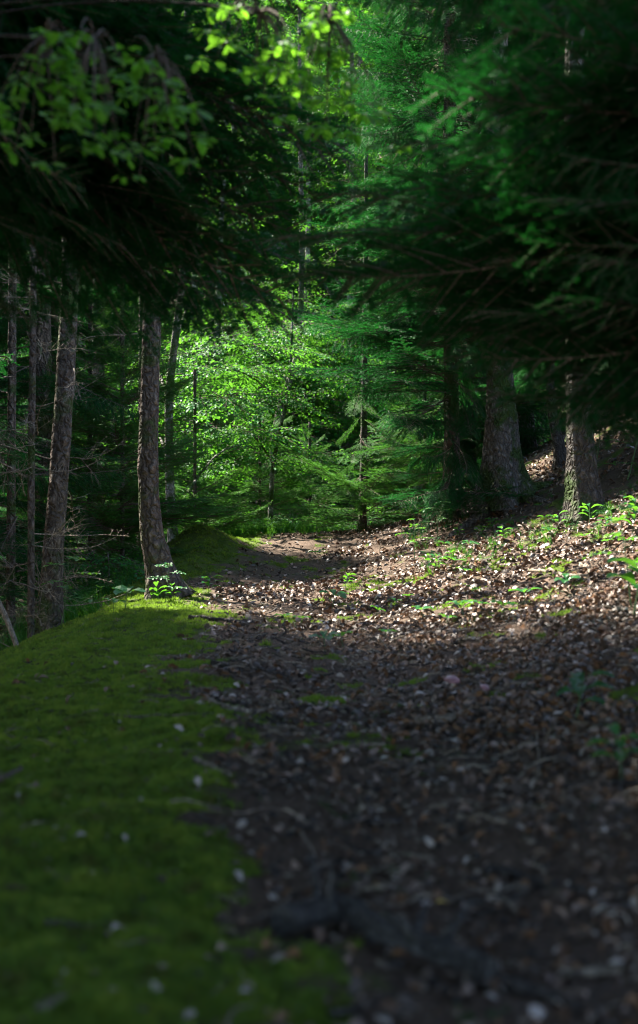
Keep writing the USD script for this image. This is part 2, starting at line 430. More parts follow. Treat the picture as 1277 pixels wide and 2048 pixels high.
def leaf(length, width, fold=.12, curl=.1, rng=None, obovate=.56):
    """One leaf blade from its stalk at the origin along +x: midrib and two edges, folded and curled."""
    m = np.array([0, .22, .45, .68, .88, 1.0])
    h = np.array([0, .62, .96, .92, .5, 0]) if obovate > .5 else np.array([0, .85, 1.0, .75, .36, 0])
    mid = np.stack([m, np.zeros(6), -curl * (m - .3) ** 2 * 1.6], 1)
    v = [mid]
    for s in (-1, 1):
        e = mid[1:5].copy()
        e[:, 0] += .05
        e[:, 1] = s * h[1:5] * .5 * width / length
        e[:, 2] += fold * h[1:5] * width / length + (rng.normal(0, .03, 4) if rng is not None else 0)
        v.append(e)
    v = np.vstack(v) * length
    f = []
    for o, flip in ((6, False), (10, True)):
        t = [[0, o, 1]]
        for k in range(3):
            t += [[k + 1, o + k, o + k + 1], [k + 1, o + k + 1, k + 2]]
        t += [[4, o + 3, 5]]
        f += [x[::-1] if flip else x for x in t]
    return v, np.array(f)


def put(mesh, R, t):
    v, f = mesh
    return v @ np.asarray(R).T + t, f


def frame(xdir, up=(0, 0, 1), roll=0.0):
    x = unit(xdir)
    y = unit(np.cross(up, x))
    z = np.cross(x, y)
    c, s = math.cos(roll), math.sin(roll)
    return np.stack([x, c * y + s * z, -s * y + c * z], 1)


def spray(seed, length=.95, lsize=.075, flat=.25, n_side=9):
    """A beech spray along +x: leaves in a loose flat layer on a zigzag twig with side twigs: (leaves, wood)."""
    rng = np.random.default_rng(seed)
    u = np.linspace(0, 1, 12)
    ax = np.stack([u * length, .02 * np.sin(u * 25) + .08 * np.sin(u * 2.5 + seed), .04 - .18 * length * u ** 2], 1)
    wood = [tube(ax, np.linspace(.007, .0012, 12), 4, False)]
    leaves = []
    variants = [leaf(1, rng.uniform(.56, .68), rng.uniform(.02, .25), rng.uniform(0, .25), rng, .6) for _ in range(6)]

    def on(line, spacing):
        p, t = stations(line, spacing, rng)
        for k, (pp, tt) in enumerate(zip(p, t)):
            s = 1 if k % 2 else -1
            d = unit(tt * .6 + s * np.cross([0, 0, 1], tt) * .85 + np.array([0, 0, rng.normal(-.12, flat)]))
            R = frame(d, unit(np.array([rng.normal(0, flat), rng.normal(0, flat), 1])))
            sz = lsize * rng.uniform(.65, 1.2)
            leaves.append(put((variants[rng.integers(6)][0] * sz, variants[0][1]), R, pp + d * .008))
        leaves.append(put((variants[0][0] * lsize, variants[0][1]), frame(t[-1] + [0, 0, -.15]), line[-1]))
    on(ax[3:], .055)
    for k in range(n_side):
        f = .12 + .8 * k / n_side
        b = np.array([np.interp(f, u, ax[:, q]) for q in range(3)])
        s = 1 if k % 2 else -1
        ll = length * .48 * (1 - f) ** .7 * rng.uniform(.7, 1.1) + .06
        ang = math.radians(rng.uniform(35, 60))
        v = np.linspace(0, 1, 6)[:, None]
        o = np.array([math.cos(ang), s * math.sin(ang), rng.normal(0, .12)])
        ln = b + o * ll * v + np.array([.0, 0, -.16 * ll]) * v ** 2
        wood.append(tube(ln, np.linspace(.003, .001, 6), 3, False))
        on(ln[1:], .05)
    return join(leaves), join(wood)


def pose(x, where, R, s):
    M = np.eye(4); M[:3, :3] = np.asarray(R) * s; M[:3, 3] = where
    x.AddTransformOp().Set(Gf.Matrix4d(*M.T.ravel().tolist()))


CL = "/World/Looks/kinds"
stage.CreateClassPrim(CL)


def klass(name, pieces):
    p = f"{CL}/{name}"
    UsdGeom.Xform.Define(stage, p)
    for n, m, mat, smth in pieces:
        usdkit.mesh(stage, numbered(f"{p}/{n}"), m, L + mat, smth)
    return p


PROTO = {}


def proto(host, name, pieces):
    """A shape that instancers draw: an Xform under HOST (an instancer) with one mesh per material."""
    p = f"{host}/{name}"
    UsdGeom.Xform.Define(stage, p)
    for k, (n, mesh, mat) in enumerate(pieces):
        usdkit.mesh(stage, f"{p}/{n}", mesh, L + mat, False)
    PROTO[name] = p
    if name.startswith(("bough", "young")):
        klass(name, [(n, mesh, mat, False) for n, mesh, mat in pieces])


def instancer(path, names, where, R, scale, idx):
    pi = UsdGeom.PointInstancer.Define(stage, path)
    pi.CreatePrototypesRel().SetTargets([Sdf.Path(PROTO[n]) for n in names])
    q = Rot.from_matrix(R).as_quat() if np.ndim(R) == 3 else R
    pi.CreatePositionsAttr(Vt.Vec3fArray.FromNumpy(np.asarray(where, np.float32)))
    qa = np.asarray(q, np.float32)
    pi.CreateOrientationsAttr(Vt.QuathArray([Gf.Quath(float(w), float(x), float(y), float(z)) for x, y, z, w in qa]))
    s = np.asarray(scale, np.float32)
    if s.ndim == 1:
        s = np.repeat(s[:, None], 3, 1)
    pi.CreateScalesAttr(Vt.Vec3fArray.FromNumpy(s))
    pi.CreateProtoIndicesAttr(Vt.IntArray.FromNumpy(np.asarray(idx, np.int32)))
    if path.count("/") > 2:
        props(pi.GetPrim(), kind="stuff")
    return pi


LIB = "/World/Looks/shapes"
_l = UsdGeom.PointInstancer.Define(stage, LIB)          # holds the shared shapes; draws nothing itself
_l.CreateProtoIndicesAttr(Vt.IntArray()); _l.CreatePositionsAttr(Vt.Vec3fArray()); _l.CreatePrototypesRel()
BLEN = {}
for k, (ln, kw) in enumerate([(1.7, dict(droop=.18, lift=.16, hang=.12)), (1.7, dict(droop=.30, lift=.16, hang=.25)), (1.5, dict(droop=.10, lift=.05, hang=.15, spread=.5)),
                              (2.1, dict(droop=.42, lift=.18, hang=.75, spread=.36, bare=.07)), (2.1, dict(droop=.5, lift=.2, hang=.95, spread=.32, bare=.1)),
                              (1.9, dict(droop=.35, lift=.15, hang=.5, spread=.3, bare=.4))]):
    fo, wo = bough(40 + k, ln, **kw)
    proto(LIB, f"bough_{k}", [("needles", fo, "spruce_needles"), ("wood", wo, "twig_bark")])
    BLEN[f"bough_{k}"] = ln
for k in range(2):
    fo, wo = bough(60 + k, 1.2, droop=.12, lift=.1, hang=.12, spread=.48)
    proto(LIB, f"young_{k}", [("needles", fo, "young_needles"), ("wood", wo, "twig_bark")])
    BLEN[f"young_{k}"] = 1.2
for k in range(3):
    proto(LIB, f"dead_{k}", [("wood", dead_bough(70 + k, 1.6, 16), "dead_wood")])
    BLEN[f"dead_{k}"] = 1.6
for k in range(4):
    fo, wo = spray(80 + k, .95 + .1 * k)
    proto(LIB, f"spray_{k}", [("leaves", fo, "beech_leaves"), ("wood", wo, "twig_bark")])
GREEN, HANG, DEAD, YOUNG, SPRAY = [f"bough_{k}" for k in range(3)], [f"bough_{k}" for k in range(3, 6)], [f"dead_{k}" for k in range(3)], ["young_0", "young_1"], [f"spray_{k}" for k in range(4)]


# ------------------------------------------------------------------ trees
def trunk_line(points, n=40):
    points = np.asarray(points, float)
    s = np.concatenate([[0], np.cumsum(np.linalg.norm(np.diff(points, axis=0), axis=1))])
    u = s[-1] * np.linspace(0, 1, n) ** 1.5
    return np.stack([PchipInterpolator(s, points[:, k])(u) for k in range(3)], 1), u / s[-1]


def trunk_mesh(line, r0, r1, seed, sides=24, flare=.95, knots=0, rough=.06):
    rng = np.random.default_rng(seed)
    h = np.linalg.norm(line - line[0], axis=1)
    rad = r0 + (r1 - r0) * (h / h[-1]) ** .85
    rad = rad * (1 + flare * np.exp(-h / (r0 * 3.2)))
    v, f = tube(line, rad, sides)
    n = len(line) * sides
    c = np.repeat(line, sides, 0)
    d = v[:n] - c
    ang = np.arctan2(d[:, 1], d[:, 0])
    hh = np.repeat(h, sides)
    ridge = .22 * flare * np.exp(-hh / (r0 * 2.2)) * np.sin(ang * 4 + seed)
    nz = (meshkit.fbm(v[:n] * [9, 9, 3.5] + seed, 4, seed) - .5) * rough * 3
    for _ in range(knots):
        a0, h0 = rng.uniform(-np.pi, np.pi), rng.uniform(.3, 9)
        da = np.abs((ang - a0 + np.pi) % (2 * np.pi) - np.pi)
        nz += .16 * np.exp(-(da / .35) ** 2 - ((hh - h0) / .06) ** 2)
    v[:n] = c + d * (1 + ridge + nz)[:, None]
    return v, f


def at_height(line, z):
    return np.array([np.interp(z, line[:, 2], line[:, k]) for k in range(3)])


def place_boughs(path, specs, lib):
    """specs: (base, direction, length, prototype, roll)."""
    names = sorted({s[3] for s in specs})
    W, R, S, I = [], [], [], []
    for b, d, ln, nm, roll in specs:
        W.append(b); R.append(frame(d, (0, 0, 1), roll)); S.append(ln / BLEN[nm]); I.append(names.index(nm))
    return instancer(path, names, W, np.array(R), S, I)


def spruce(label, pts, r0, seed, crown_from, bough_len, group=None, name="spruce_tree", dead=None, hanging=.4, hide_view=0, spacing=.42, per=5,
           bark="spruce_bark", extra=(), trim=None, knots=6, fine=False, young=False, top=None, prune=True):
    rng = np.random.default_rng(seed)
    pts = np.asarray(pts, float)
    base = pts[0]
    t = thing(name, label, "tree", group, base)
    line, _ = trunk_line(pts - base, 160 if fine else 44)
    part(t, "trunk", trunk_mesh(line, r0, .03, seed, 40 if fine else 18, 1.5 if fine else .95, knots=knots), bark, True)
    H = line[-1, 2]
    specs, deadspecs = [], []
    z = crown_from
    while z < H - .3:
        f = (z - crown_from) / (H - crown_from)
        ll = bough_len * (1 - f) ** .8 * min(1, .75 + f * 2.0)
        a0 = rng.uniform(0, 6.28)
        for k in range(per):
            a = a0 + k * 2 * np.pi / per + rng.normal(0, .25)
            l = ll * rng.uniform(.72, 1.12) + .15
            el = math.radians(rng.normal(4 if not young else 12, 7) + 22 * f)
            d = np.array([math.cos(a) * math.cos(el), math.sin(a) * math.cos(el), math.sin(el)])
            b = at_height(line, z + rng.uniform(-.15, .15))
            droop = np.array([0, 0, -.25 * l])
            samples = [base + b + d * l * q + droop * q for q in (.25, .5, .75, 1.0)]
            if prune and any(in_gap(p) for p in samples):
                continue
            if hide_view and any(in_frame(p, 90) and p[1] < hide_view for p in samples):
                continue
            if trim and trim(samples):
                continue
            nm = rng.choice(YOUNG if young else (HANG if rng.random() < hanging else GREEN))
            specs.append((b, d, l, nm, rng.normal(0, .15)))
        z += spacing * rng.uniform(.7, 1.3) * (1 + .8 * f)
    for b, d, l, nm in extra:
        x = UsdGeom.Xform.Define(stage, numbered(t + "/bough"))
        x.GetPrim().GetReferences().AddInternalReference(f"{CL}/{nm}")
        x.GetPrim().SetInstanceable(True)
        pose(x, np.asarray(b) - base, frame(d, (0, 0, 1), rng.normal(0, .6)), l / BLEN[nm])
    if specs:
        place_boughs(t + "/crown", specs, GREEN)
    if dead:
        lo, hi, n, dl = dead
        for _ in range(n):
            a = rng.uniform(0, 6.28); b = at_height(line, rng.uniform(lo, hi))
            d = np.array([math.cos(a), math.sin(a), rng.normal(-.05, .2)])
            l = dl * rng.uniform(.4, 1.15)
            samples = [base + b + unit(d) * l * q for q in (.5, 1)]
            if hide_view and any(in_frame(p, 20) and p[1] < hide_view for p in samples):
                continue
            deadspecs.append((b, d, l, rng.choice(DEAD), rng.uniform(0, 6.28)))
        place_boughs(t + "/dead_branches", deadspecs, DEAD)
    return t


def ground_pt(x, y, sink=.08):
    return np.array([x, y, float(ground_z(x, y)) - sink])


def up_from(x, y, h, lean=(0, 0), bend=0.0):
    b = ground_pt(x, y)
    return [b, b + [lean[0] * .3 + bend, lean[1] * .3, h * .3], b + [lean[0] * .65 + bend * .6, lean[1] * .65, h * .65], b + [lean[0], lean[1], h]]


def along(pixels, d, h, dmore=0.0):
    """A trunk whose centre line shows at these pixels, D metres ahead, going on to height H."""
    p = [pix(u, v, d) for u, v in pixels]
    p[0][2] = min(p[0][2], float(ground_z(p[0][0], p[0][1])) - .06)
    top = p[-1] + (p[-1] - p[-2]) / max(p[-1][2] - p[-2][2], .1) * .4
    top = p[-1] + np.array([0, 0, 1]) * (h - p[-1][2]) + (top - p[-1]) * [1, 1, 0] * 1.5
    return p + [top]


def keep_clear(regions, dmax):
    """Leaves out boughs that would hang in front of these pixel windows nearer than dmax."""
    def f(samples):
        for p in samples:
            if 0.5 < p[1] < dmax:
                u, v = shows_at(p)
                for x0, y0, x1, y1 in regions:
                    if x0 < u < x1 and y0 < v < y1:
                        return True
        return False
    return f


def reach(trunk, h_off, tips):
    out = []
    r5 = np.random.default_rng(int(abs(trunk[0]) * 100 + (trunk[0] > 0)))
    more = [(u + r5.normal(0, 45), v + r5.normal(0, 40), d + r5.uniform(0, .9), nm, rise + r5.normal(0, .1)) for u, v, d, nm, rise in tips if v < 720]
    if trunk[0] < 0:
        more = more[1::3]
    for u, v, d, nm, rise in tips + more:
        if trunk[0] < 0:
            d, rise = d + 1.2, rise + r5.uniform(.3, 1.3)
        tip = pix(u, v, d)
        b = np.array([trunk[0], trunk[1], tip[2] + rise])
        ln = np.linalg.norm(tip - b)
        drop = {"bough_0": -.02, "bough_1": -.14, "bough_2": -.05, "bough_3": -.24, "bough_4": -.3, "bough_5": -.2, "young_0": .02, "young_1": .02}[nm] * ln
        dd = unit(tip - [0, 0, drop] - b)
        out.append((b, dd, ln, nm))
    return out


VIEW = keep_clear([(330, 560, 600, 1090), (280, 560, 340, 1190), (600, 640, 780, 1080)], 21.4)

# --- the tree beside the path and its neighbours on the left
main_pts = along([(338, 1186), (318, 1130), (303, 1060), (297, 930), (299, 800), (304, 640), (308, 500), (311, 100)], 14.0, 24)
spruce("spruce with a bare brown trunk and flared foot on the mossy edge of the path", main_pts, .11, 11, 4.6, 2.5, fine=True, dead=(2.5, 5, 10, .9), trim=VIEW, hanging=.5, knots=16)
spruce("thick rough barked spruce below the mossy shoulder, left of the trunk on the path edge", along([(98, 1340), (104, 1150), (118, 950), (130, 760), (140, 560), (146, 200)], 13.2, 24),
       .105, 12, 3.6, 2.4, fine=True, dead=(.2, 4, 18, 1.3), bark="spruce_bark", trim=VIEW)
spruce("thin dead spruce pole with bare twigs below the mossy shoulder", along([(62, 1380), (62, 1150), (63, 900), (66, 640)], 12.4, 6.5), .034, 13, 6.0, .3, name="dead_spruce",
       dead=(-.2, 5, 30, 1.0), bark="spruce_bark", knots=2, per=1)
spruce("dark trunk half hidden between the thin dead pole and the rough barked spruce", along([(92, 1300), (90, 1000), (86, 760), (84, 500)], 18.5, 22), .15, 14, 3.0, 2.4, dead=(-.5, 3, 20, 1.2), trim=VIEW)
spruce("slim leaning dead stem with pale bark at the left picture edge beside the moss", along([(45, 1330), (20, 1255), (-15, 1180), (-60, 1080)], 11.5, 2.4), .022, 15, 9, .3, name="leaning_dead_tree", bark="dead_wood", per=1, knots=0)
for k, (x, y, h, r, lab) in enumerate([(-4.6, 17, 20, .16, "dark dense spruce down the slope behind the thin dead pole"), (-6.3, 22, 22, .18, "tall shaded spruce far down the left slope"),
                                       (-4.2, 25, 21, .16, "shaded spruce between the rough barked trunk and the sunlit beech leaves"),
                                       (-4.6, 13.0, 18, .12, "dense spruce at the left picture edge, boughs reaching to the dead pole")]):
    spruce(lab, up_from(x, y, h, (.2, 0)), r, 100 + k, 1.2 if k != 3 else 2.2, 2.3, dead=(-.3, 2.5, 22, 1.4), trim=VIEW, hanging=.5)

for k, (x, y, h, r, lab) in enumerate([(-3.6, 15.5, 17, .055, "slender dense spruce between the dead pole and the rough barked trunk"), (-3.15, 23.6, 21, .09, "slim spruce hidden behind the trunk on the path edge, its crown above"), (-4.4, 21.8, 20, .11, "spruce with a high dark crown left of the trunk on the path edge"),
                                       (-5.4, 19, 18, .12, "bushy shaded spruce behind the dead pole with boughs to the ground"), (-5.6, 28, 20, .14, "tall shaded spruce deep in the wood on the left"),
                                       (-7.6, 29, 22, .16, "farthest shaded spruce deep in the wood on the left")]):
    spruce(lab, up_from(x, y, h, (.1, 0)), r, 110 + k, 4.4 if "crown" in lab else .3, 3.0 if "crown" in lab else 1.9, dead=(-.3, 2.5, 14, 1.2), trim=VIEW, hanging=.4, spacing=.24 if "crown" in lab else .36, per=7 if "crown" in lab else 5)

# --- spruces on the right bank
s6 = along([(1012, 985), (1006, 930), (1003, 850), (1001, 740), (1000, 600), (996, 200)], 18.5, 25)
big = spruce("broad grey trunk with mossy roots at the top of the right bank", s6, .195, 21, 2.6, 2.6, fine=True, dead=(2.2, 4.5, 10, 1.2), bark="old_bark", hanging=.5,
             trim=keep_clear([(560, 560, 1060, 1080)], 21))
b6 = np.array(s6[0])
for k, (dx, dy, ln) in enumerate([(-.85, -.5, 1.1), (.5, -.8, .9), (-.1, -1, .7), (.95, .1, .8)]):
    u = np.linspace(0, 1, 12)
    d = unit([dx, dy, 0])
    q = b6 + d * (.12 + u[:, None] * ln)
    q[:, 2] = ground_z(q[:, 0], q[:, 1]) + .10 * (1 - u) ** 2.2 + .015 - .05 * u ** 3
    v, f = tube(q - b6, .085 * (1 - u) ** .7 + .012, 9)
    v = v + (meshkit.fbm(v * 14, 3, k)[:, None] - .5) * .03
    part(big, "root", (v, f), "old_bark", True)
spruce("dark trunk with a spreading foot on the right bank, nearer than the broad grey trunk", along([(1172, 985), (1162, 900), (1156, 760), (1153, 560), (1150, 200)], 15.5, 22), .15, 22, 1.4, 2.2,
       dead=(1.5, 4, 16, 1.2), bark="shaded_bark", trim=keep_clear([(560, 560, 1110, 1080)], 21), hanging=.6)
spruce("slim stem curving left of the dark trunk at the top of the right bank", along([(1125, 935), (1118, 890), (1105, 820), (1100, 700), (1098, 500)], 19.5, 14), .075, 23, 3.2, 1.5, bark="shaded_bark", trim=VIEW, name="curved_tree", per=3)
for k, (x, y, h, r, lab) in enumerate([(4.2, 21, 20, .16, "shaded spruce behind the slim curved stem on the right bank"), (6.0, 19.5, 22, .18, "deep shaded spruce at the far right behind the bank"),
                                       (4.0, 26, 22, .17, "shaded spruce behind the broad grey trunk"), (7.5, 25, 22, .18, "farthest dark spruce at the right above the bank")]):
    spruce(lab, up_from(x, y, h, (.2, 0)), r, 120 + k, 1.0 + .4 * k, 2.5, dead=(.2, 2.5, 14, 1.3), trim=VIEW, hanging=.5)

spruce("spruce just past the right picture edge whose dark boughs hang over the sunlit bank", up_from(3.5, 12.4, 20, (0, 0)), .16, 130, 2.7, 3.1, hanging=.45, spacing=.26, per=6, trim=keep_clear([(560, 520, 1290, 1100), (300, 560, 640, 1190)], 21))

# --- the spruces past the crest of the path
spruce("sunlit spruce with drooping pale green boughs beyond the crest of the path", along([(724, 1085), (726, 1000), (728, 900), (730, 700), (732, 500)], 22.4, 7.0), .07, 31, .35, 1.6, hanging=.0,
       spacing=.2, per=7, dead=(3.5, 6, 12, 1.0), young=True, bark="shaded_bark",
       extra=reach((.73, 22.4), 0, [(672, 880, 21.9, "young_0", .45), (678, 945, 21.8, "young_1", .4), (690, 985, 21.7, "young_0", .3), (700, 830, 21.9, "young_1", .45), (800, 880, 21.8, "young_0", .4), (812, 940, 21.9, "young_1", .4),
                                     (795, 1000, 21.8, "young_0", .3), (765, 835, 21.8, "young_1", .4), (775, 965, 21.5, "young_0", .35), (742, 905, 21.5, "young_1", .35), (715, 1010, 21.5, "young_1", .3), (700, 920, 21.5, "young_0", .35)]))
spruce("spruce with long curtains of hanging twigs right of the middle of the view", along([(905, 1040), (904, 900), (902, 600), (900, 200)], 19.3, 21), .12, 32, .35, 2.3, hanging=.5, spacing=.2, per=8,
       dead=(3.0, 8.0, 50, 1.9), prune=False, trim=keep_clear([(660, 830, 770, 1080), (330, 560, 570, 1080), (965, 690, 1060, 1000)], 99))
spruce("spruce whose bare inner branches show high in the middle of the view", along([(935, 1040), (935, 900), (930, 600), (925, 200)], 25.5, 23), .17, 33, 1.0, 2.6, hanging=.6, spacing=.25, per=8, dead=(3, 9, 40, 1.9),
       trim=keep_clear([(650, 820, 770, 1080), (330, 560, 570, 1080)], 99))
for k, (u, v, d, h, lab) in enumerate([(390, 1085, 23, 3.2, "young dark spruce right behind the trunk on the path edge"), (520, 1090, 27, 3.2, "young bushy spruce below the sunlit beech leaves"),
                                       (620, 1080, 29, 2.6, "low young spruce left of the sunlit spruce beyond the crest"), (245, 1150, 19, 5.4, "young spruce between the two left trunks"),
                                       (850, 1050, 25, 2.8, "young spruce at the right end of the path crest"), (455, 1100, 31, 4.5, "taller young spruce behind the bushy one below the beech"),
                                       (180, 1200, 20, 5.6, "young spruce low on the left slope behind the rough barked trunk")]):
    p = pix(u, v, d)
    spruce(lab, up_from(p[0], d, h), .03, 140 + k, .15, 1.05 + .12 * h, name="young_spruce", young=True, spacing=.17, per=5, knots=0, group=None)


# --- broadleaved trees
def beech(label, pts, r0, seed, layers, group=None, name="beech_tree", bark="smooth_bark", scale=1.0, category="tree", prune=True, trim=None, limbs=True):
    """layers: (x, y, z, radius, thickness, sprays) clouds of leaf sprays relative to the foot."""
    rng = np.random.default_rng(seed)
    pts = np.asarray(pts, float); base = pts[0]
    t = thing(name, label, category, group, base)
    line, _ = trunk_line(pts - base, 30)
    part(t, "trunk", trunk_mesh(line, r0, r0 * .25, seed, 14, .5, 0, .05), bark, True)
    W, R, S, I = [], [], [], []
    for lx, ly, lz, rad, thick, n in layers:
        c = np.array([lx, ly, lz])
        for q in range(n):
            a, rr = rng.uniform(0, 6.28), rad * math.sqrt(rng.uniform(0, 1))
            p = c + [rr * math.cos(a), rr * math.sin(a), rng.normal(0, thick) - .12 * rr]
            if prune and in_gap(base + p) and rng.random() < .9:
                continue
            if trim and trim([base + p]):
                continue
            az = a + rng.normal(0, .6)
            W.append(p); R.append(frame((math.cos(az), math.sin(az), rng.normal(-.08, .18)), (rng.normal(0, .2), rng.normal(0, .2), 1)))
            S.append(scale * rng.uniform(.75, 1.25)); I.append(rng.integers(4))
    instancer(t + "/crown", SPRAY, W, np.array(R), S, I)
    if limbs:
        for lx, ly, lz, rad, thick, n in layers:
            z0 = max(.2, min(lz - .25 * math.hypot(lx, ly) - .3, line[-1, 2] * .95))
            b = at_height(line, z0)
            e = np.array([lx, ly, lz])
            u = np.linspace(0, 1, 8)[:, None]
            q = b + (e - b) * u + np.array([0, 0, .12]) * np.sin(u * np.pi) * np.linalg.norm(e - b)
            part(t, "limb", tube(q, np.linspace(r0 * .35, .008, 8), 6), bark, True)
    return t


# understorey beech: sunlit layers at mid left, 22 to 30 m away
def layer(u, v, d, base, rad, thick, n):
    p = pix(u, v, d) - base
    return (p[0], p[1], p[2], rad, thick, n)


p1 = along([(540, 1110), (545, 950), (560, 860), (578, 780), (583, 700)], 25.5, 5.2)
b1 = np.array(p1[0])
beech("young beech with sunlit yellow green layers of leaves in the middle left", p1, .06, 201,
      [layer(430, 735, 24.5, b1, .9, .03, 20), (layer(480, 690, 25.0, b1, .9, .03, 18)), layer(400, 790, 24, b1, .85, .03, 20), layer(540, 660, 26, b1, .9, .03, 18),
       layer(460, 850, 24.2, b1, 1.0, .04, 22), layer(560, 740, 26, b1, .8, .03, 16), layer(510, 795, 25.4, b1, .9, .03, 18), layer(580, 650, 27, b1, .8, .03, 14)], prune=False)
p2 = along([(350, 1100), (338, 800), (350, 680), (366, 540), (372, 300)], 22, 13)
b2 = np.array(p2[0])
beech("slender leaning tree with lichen spotted bark just right of the trunk on the path edge", p2, .085, 202,
      [layer(300, 860, 23.5, b2, 1.1, .08, 30), layer(520, 900, 26, b2, 1.3, .1, 36), layer(400, 640, 27, b2, 1.2, .1, 26), layer(250, 700, 26, b2, 1.2, .15, 30)], name="leaning_tree", prune=True)
p3 = along([(548, 1060), (545, 930), (555, 840), (575, 770), (600, 690), (604, 480), (600, 200)], 30, 15)
beech("crooked trunk wrapped in golden green moss behind the sunlit beech", p3, .10, 203, [(-1.5, 0, 7, 2.2, .6, 60), (1.2, 1, 9, 2.2, .6, 60), (0, -.5, 5.2, 1.6, .3, 30)], bark="old_bark", name="mossy_tree")
far = [(-5.2, 33, 17, .13), (-3.3, 36, 18, .15), (-2.6, 33.5, 16, .12), (-1.9, 38, 18, .16), (-.5, 35, 17, .12), (.9, 39, 18, .15), (2.4, 34, 17, .14), (-7.5, 38, 18, .17), (4.4, 38, 18, .16),
       (-10, 45, 20, .2), (-5.5, 46, 20, .2), (-1.2, 47, 21, .2), (3.2, 48, 20, .2), (7.6, 45, 20, .2), (-8.5, 55, 22, .22), (-3.5, 57, 23, .22), (1.5, 58, 23, .22), (6.5, 57, 26, .22), (11.5, 54, 25, .22), (-13, 56, 25, .2), (-1, 64, 30, .25), (-6, 66, 30, .25), (4, 67, 30, .25), (-11, 65, 29, .25), (9.5, 66, 30, .25), (14, 63, 29, .25), (-15.5, 65, 29, .25), (-4.5, 41, 20, .15), (.6, 44, 21, .15), (5.6, 51, 23, .2), (-.6, 53, 24, .2), (-7.2, 51, 24, .2), (-11, 37, 19, .2)]
for k, (x, y, h, r) in enumerate(far):
    rng = np.random.default_rng(300 + k)
    lay = []
    for q in range(17):
        a = rng.uniform(0, 6.28); z = h * (.08 + .9 * (q + .5) / 17)
        rr = (1.2 + 1.5 * math.sin(math.pi * min(1, z / h * .9))) * rng.uniform(.5, 1.1)
        lay.append((rr * math.cos(a), rr * math.sin(a), z, rng.uniform(1.4, 2.3), .45, 34 if y < 42 else 46))
    beech("sunlit broadleaved tree with a pale slender trunk in the bright wood behind the crest" if y < 42 else "distant broadleaved tree closing the view in the green depth of the wood",
          up_from(x, y, h, tuple(rng.normal(0, .6, 2)), rng.normal(0, .15)), r, 300 + k, lay, group="broadleaved trees in the bright middle distance" if y < 42 else "broadleaved trees far behind",
          name="broadleaved_tree", scale=1.2 if y < 42 else 1.9, limbs=False)

# low bushes beyond the crest that hide the forest floor
for k, (u, v, d, r, n, lab) in enumerate([(560, 1050, 26.5, .9, 30, "low leafy bush on the crest at the left end of the path"), (660, 1045, 28, 1.0, 34, "low leafy bush beyond the middle of the crest"),
                                          (800, 1030, 27.5, 1.0, 30, "low leafy bush beyond the crest right of the sunlit spruce"), (470, 1060, 25, .7, 24, "low bush of fresh leaves behind the mossy shoulder"),
                                          (215, 1130, 17, .8, 26, "leafy bush between the two left trunks")]):
    p = pix(u, v + 35, d); b = ground_pt(p[0], d)
    top = max(.35, pix(u, v - 25, d)[2] - b[2])
    beech(lab, [b, b + [.02, 0, top * .5], b + [0, .03, top]], .02, 400 + k, [(0, 0, top * f, r * (1.1 - f * .5), .12, n // 3) for f in (.35, .65, .95)], name="leafy_bush", category="bush", scale=.7, limbs=False, prune=False)

# --- trees that stand just outside the view and shade the path
NEAR_R, NEAR_L = np.array([2.9, 5.6]), np.array([-2.55, 7.0])


right_boughs = reach(NEAR_R, 0, [(890, 95, 5.6, "bough_0", .25), (840, 245, 5.2, "bough_1", .4), (960, 130, 5.0, "bough_2", .2), (880, 300, 5.8, "bough_0", .3), (1010, 215, 4.8, "bough_1", .2), (850, 585, 6.2, "bough_0", .35),
                                 (900, 655, 6.0, "bough_1", .4), (1000, 520, 5.4, "bough_0", .3), (930, 430, 5.8, "bough_1", .3), (1090, 400, 5.0, "bough_2", .2), (560, 470, 6.2, "bough_1", .5), (640, 520, 6.0, "bough_0", .5),
                                 (1050, 640, 5.6, "bough_1", .3), (1120, 60, 5.2, "bough_0", .2), (1150, 520, 5.0, "bough_3", .3), (1020, 340, 5.6, "bough_3", .3), (760, 440, 6.4, "bough_1", .3), (1180, 300, 4.8, "bough_3", .3),
                                 (780, 60, 6.4, "bough_3", .5), (860, 20, 6.2, "bough_4", .4), (720, 10, 6.6, "bough_3", .6), (970, 20, 5.6, "bough_3", .4), (1190, 680, 5.8, "bough_3", .2), (1230, 600, 5.4, "bough_4", .2),
                                 (1200, 150, 5.0, "bough_1", .2), (960, 620, 5.6, "bough_1", .3), (985, 690, 5.8, "bough_0", .3), (1100, 600, 5.2, "bough_1", .3),
                                 (1040, 450, 5.2, "bough_0", .3), (1150, 420, 5.4, "bough_1", .3), (1200, 500, 5.2, "bough_0", .2), (1130, 250, 5.4, "bough_1", .3), (1135, 810, 6.2, "bough_3", .6), (1165, 900, 6.4, "bough_3", .8), (1085, 770, 6.2, "bough_1", .4), (1215, 830, 6.0, "bough_3", .5), (1250, 770, 5.8, "bough_1", .3), (1190, 740, 6.4, "bough_0", .3), (890, 710, 6.6, "bough_1", .3), (1010, 750, 6.2, "bough_3", .4), (870, 480, 6.4, "bough_0", .3)])
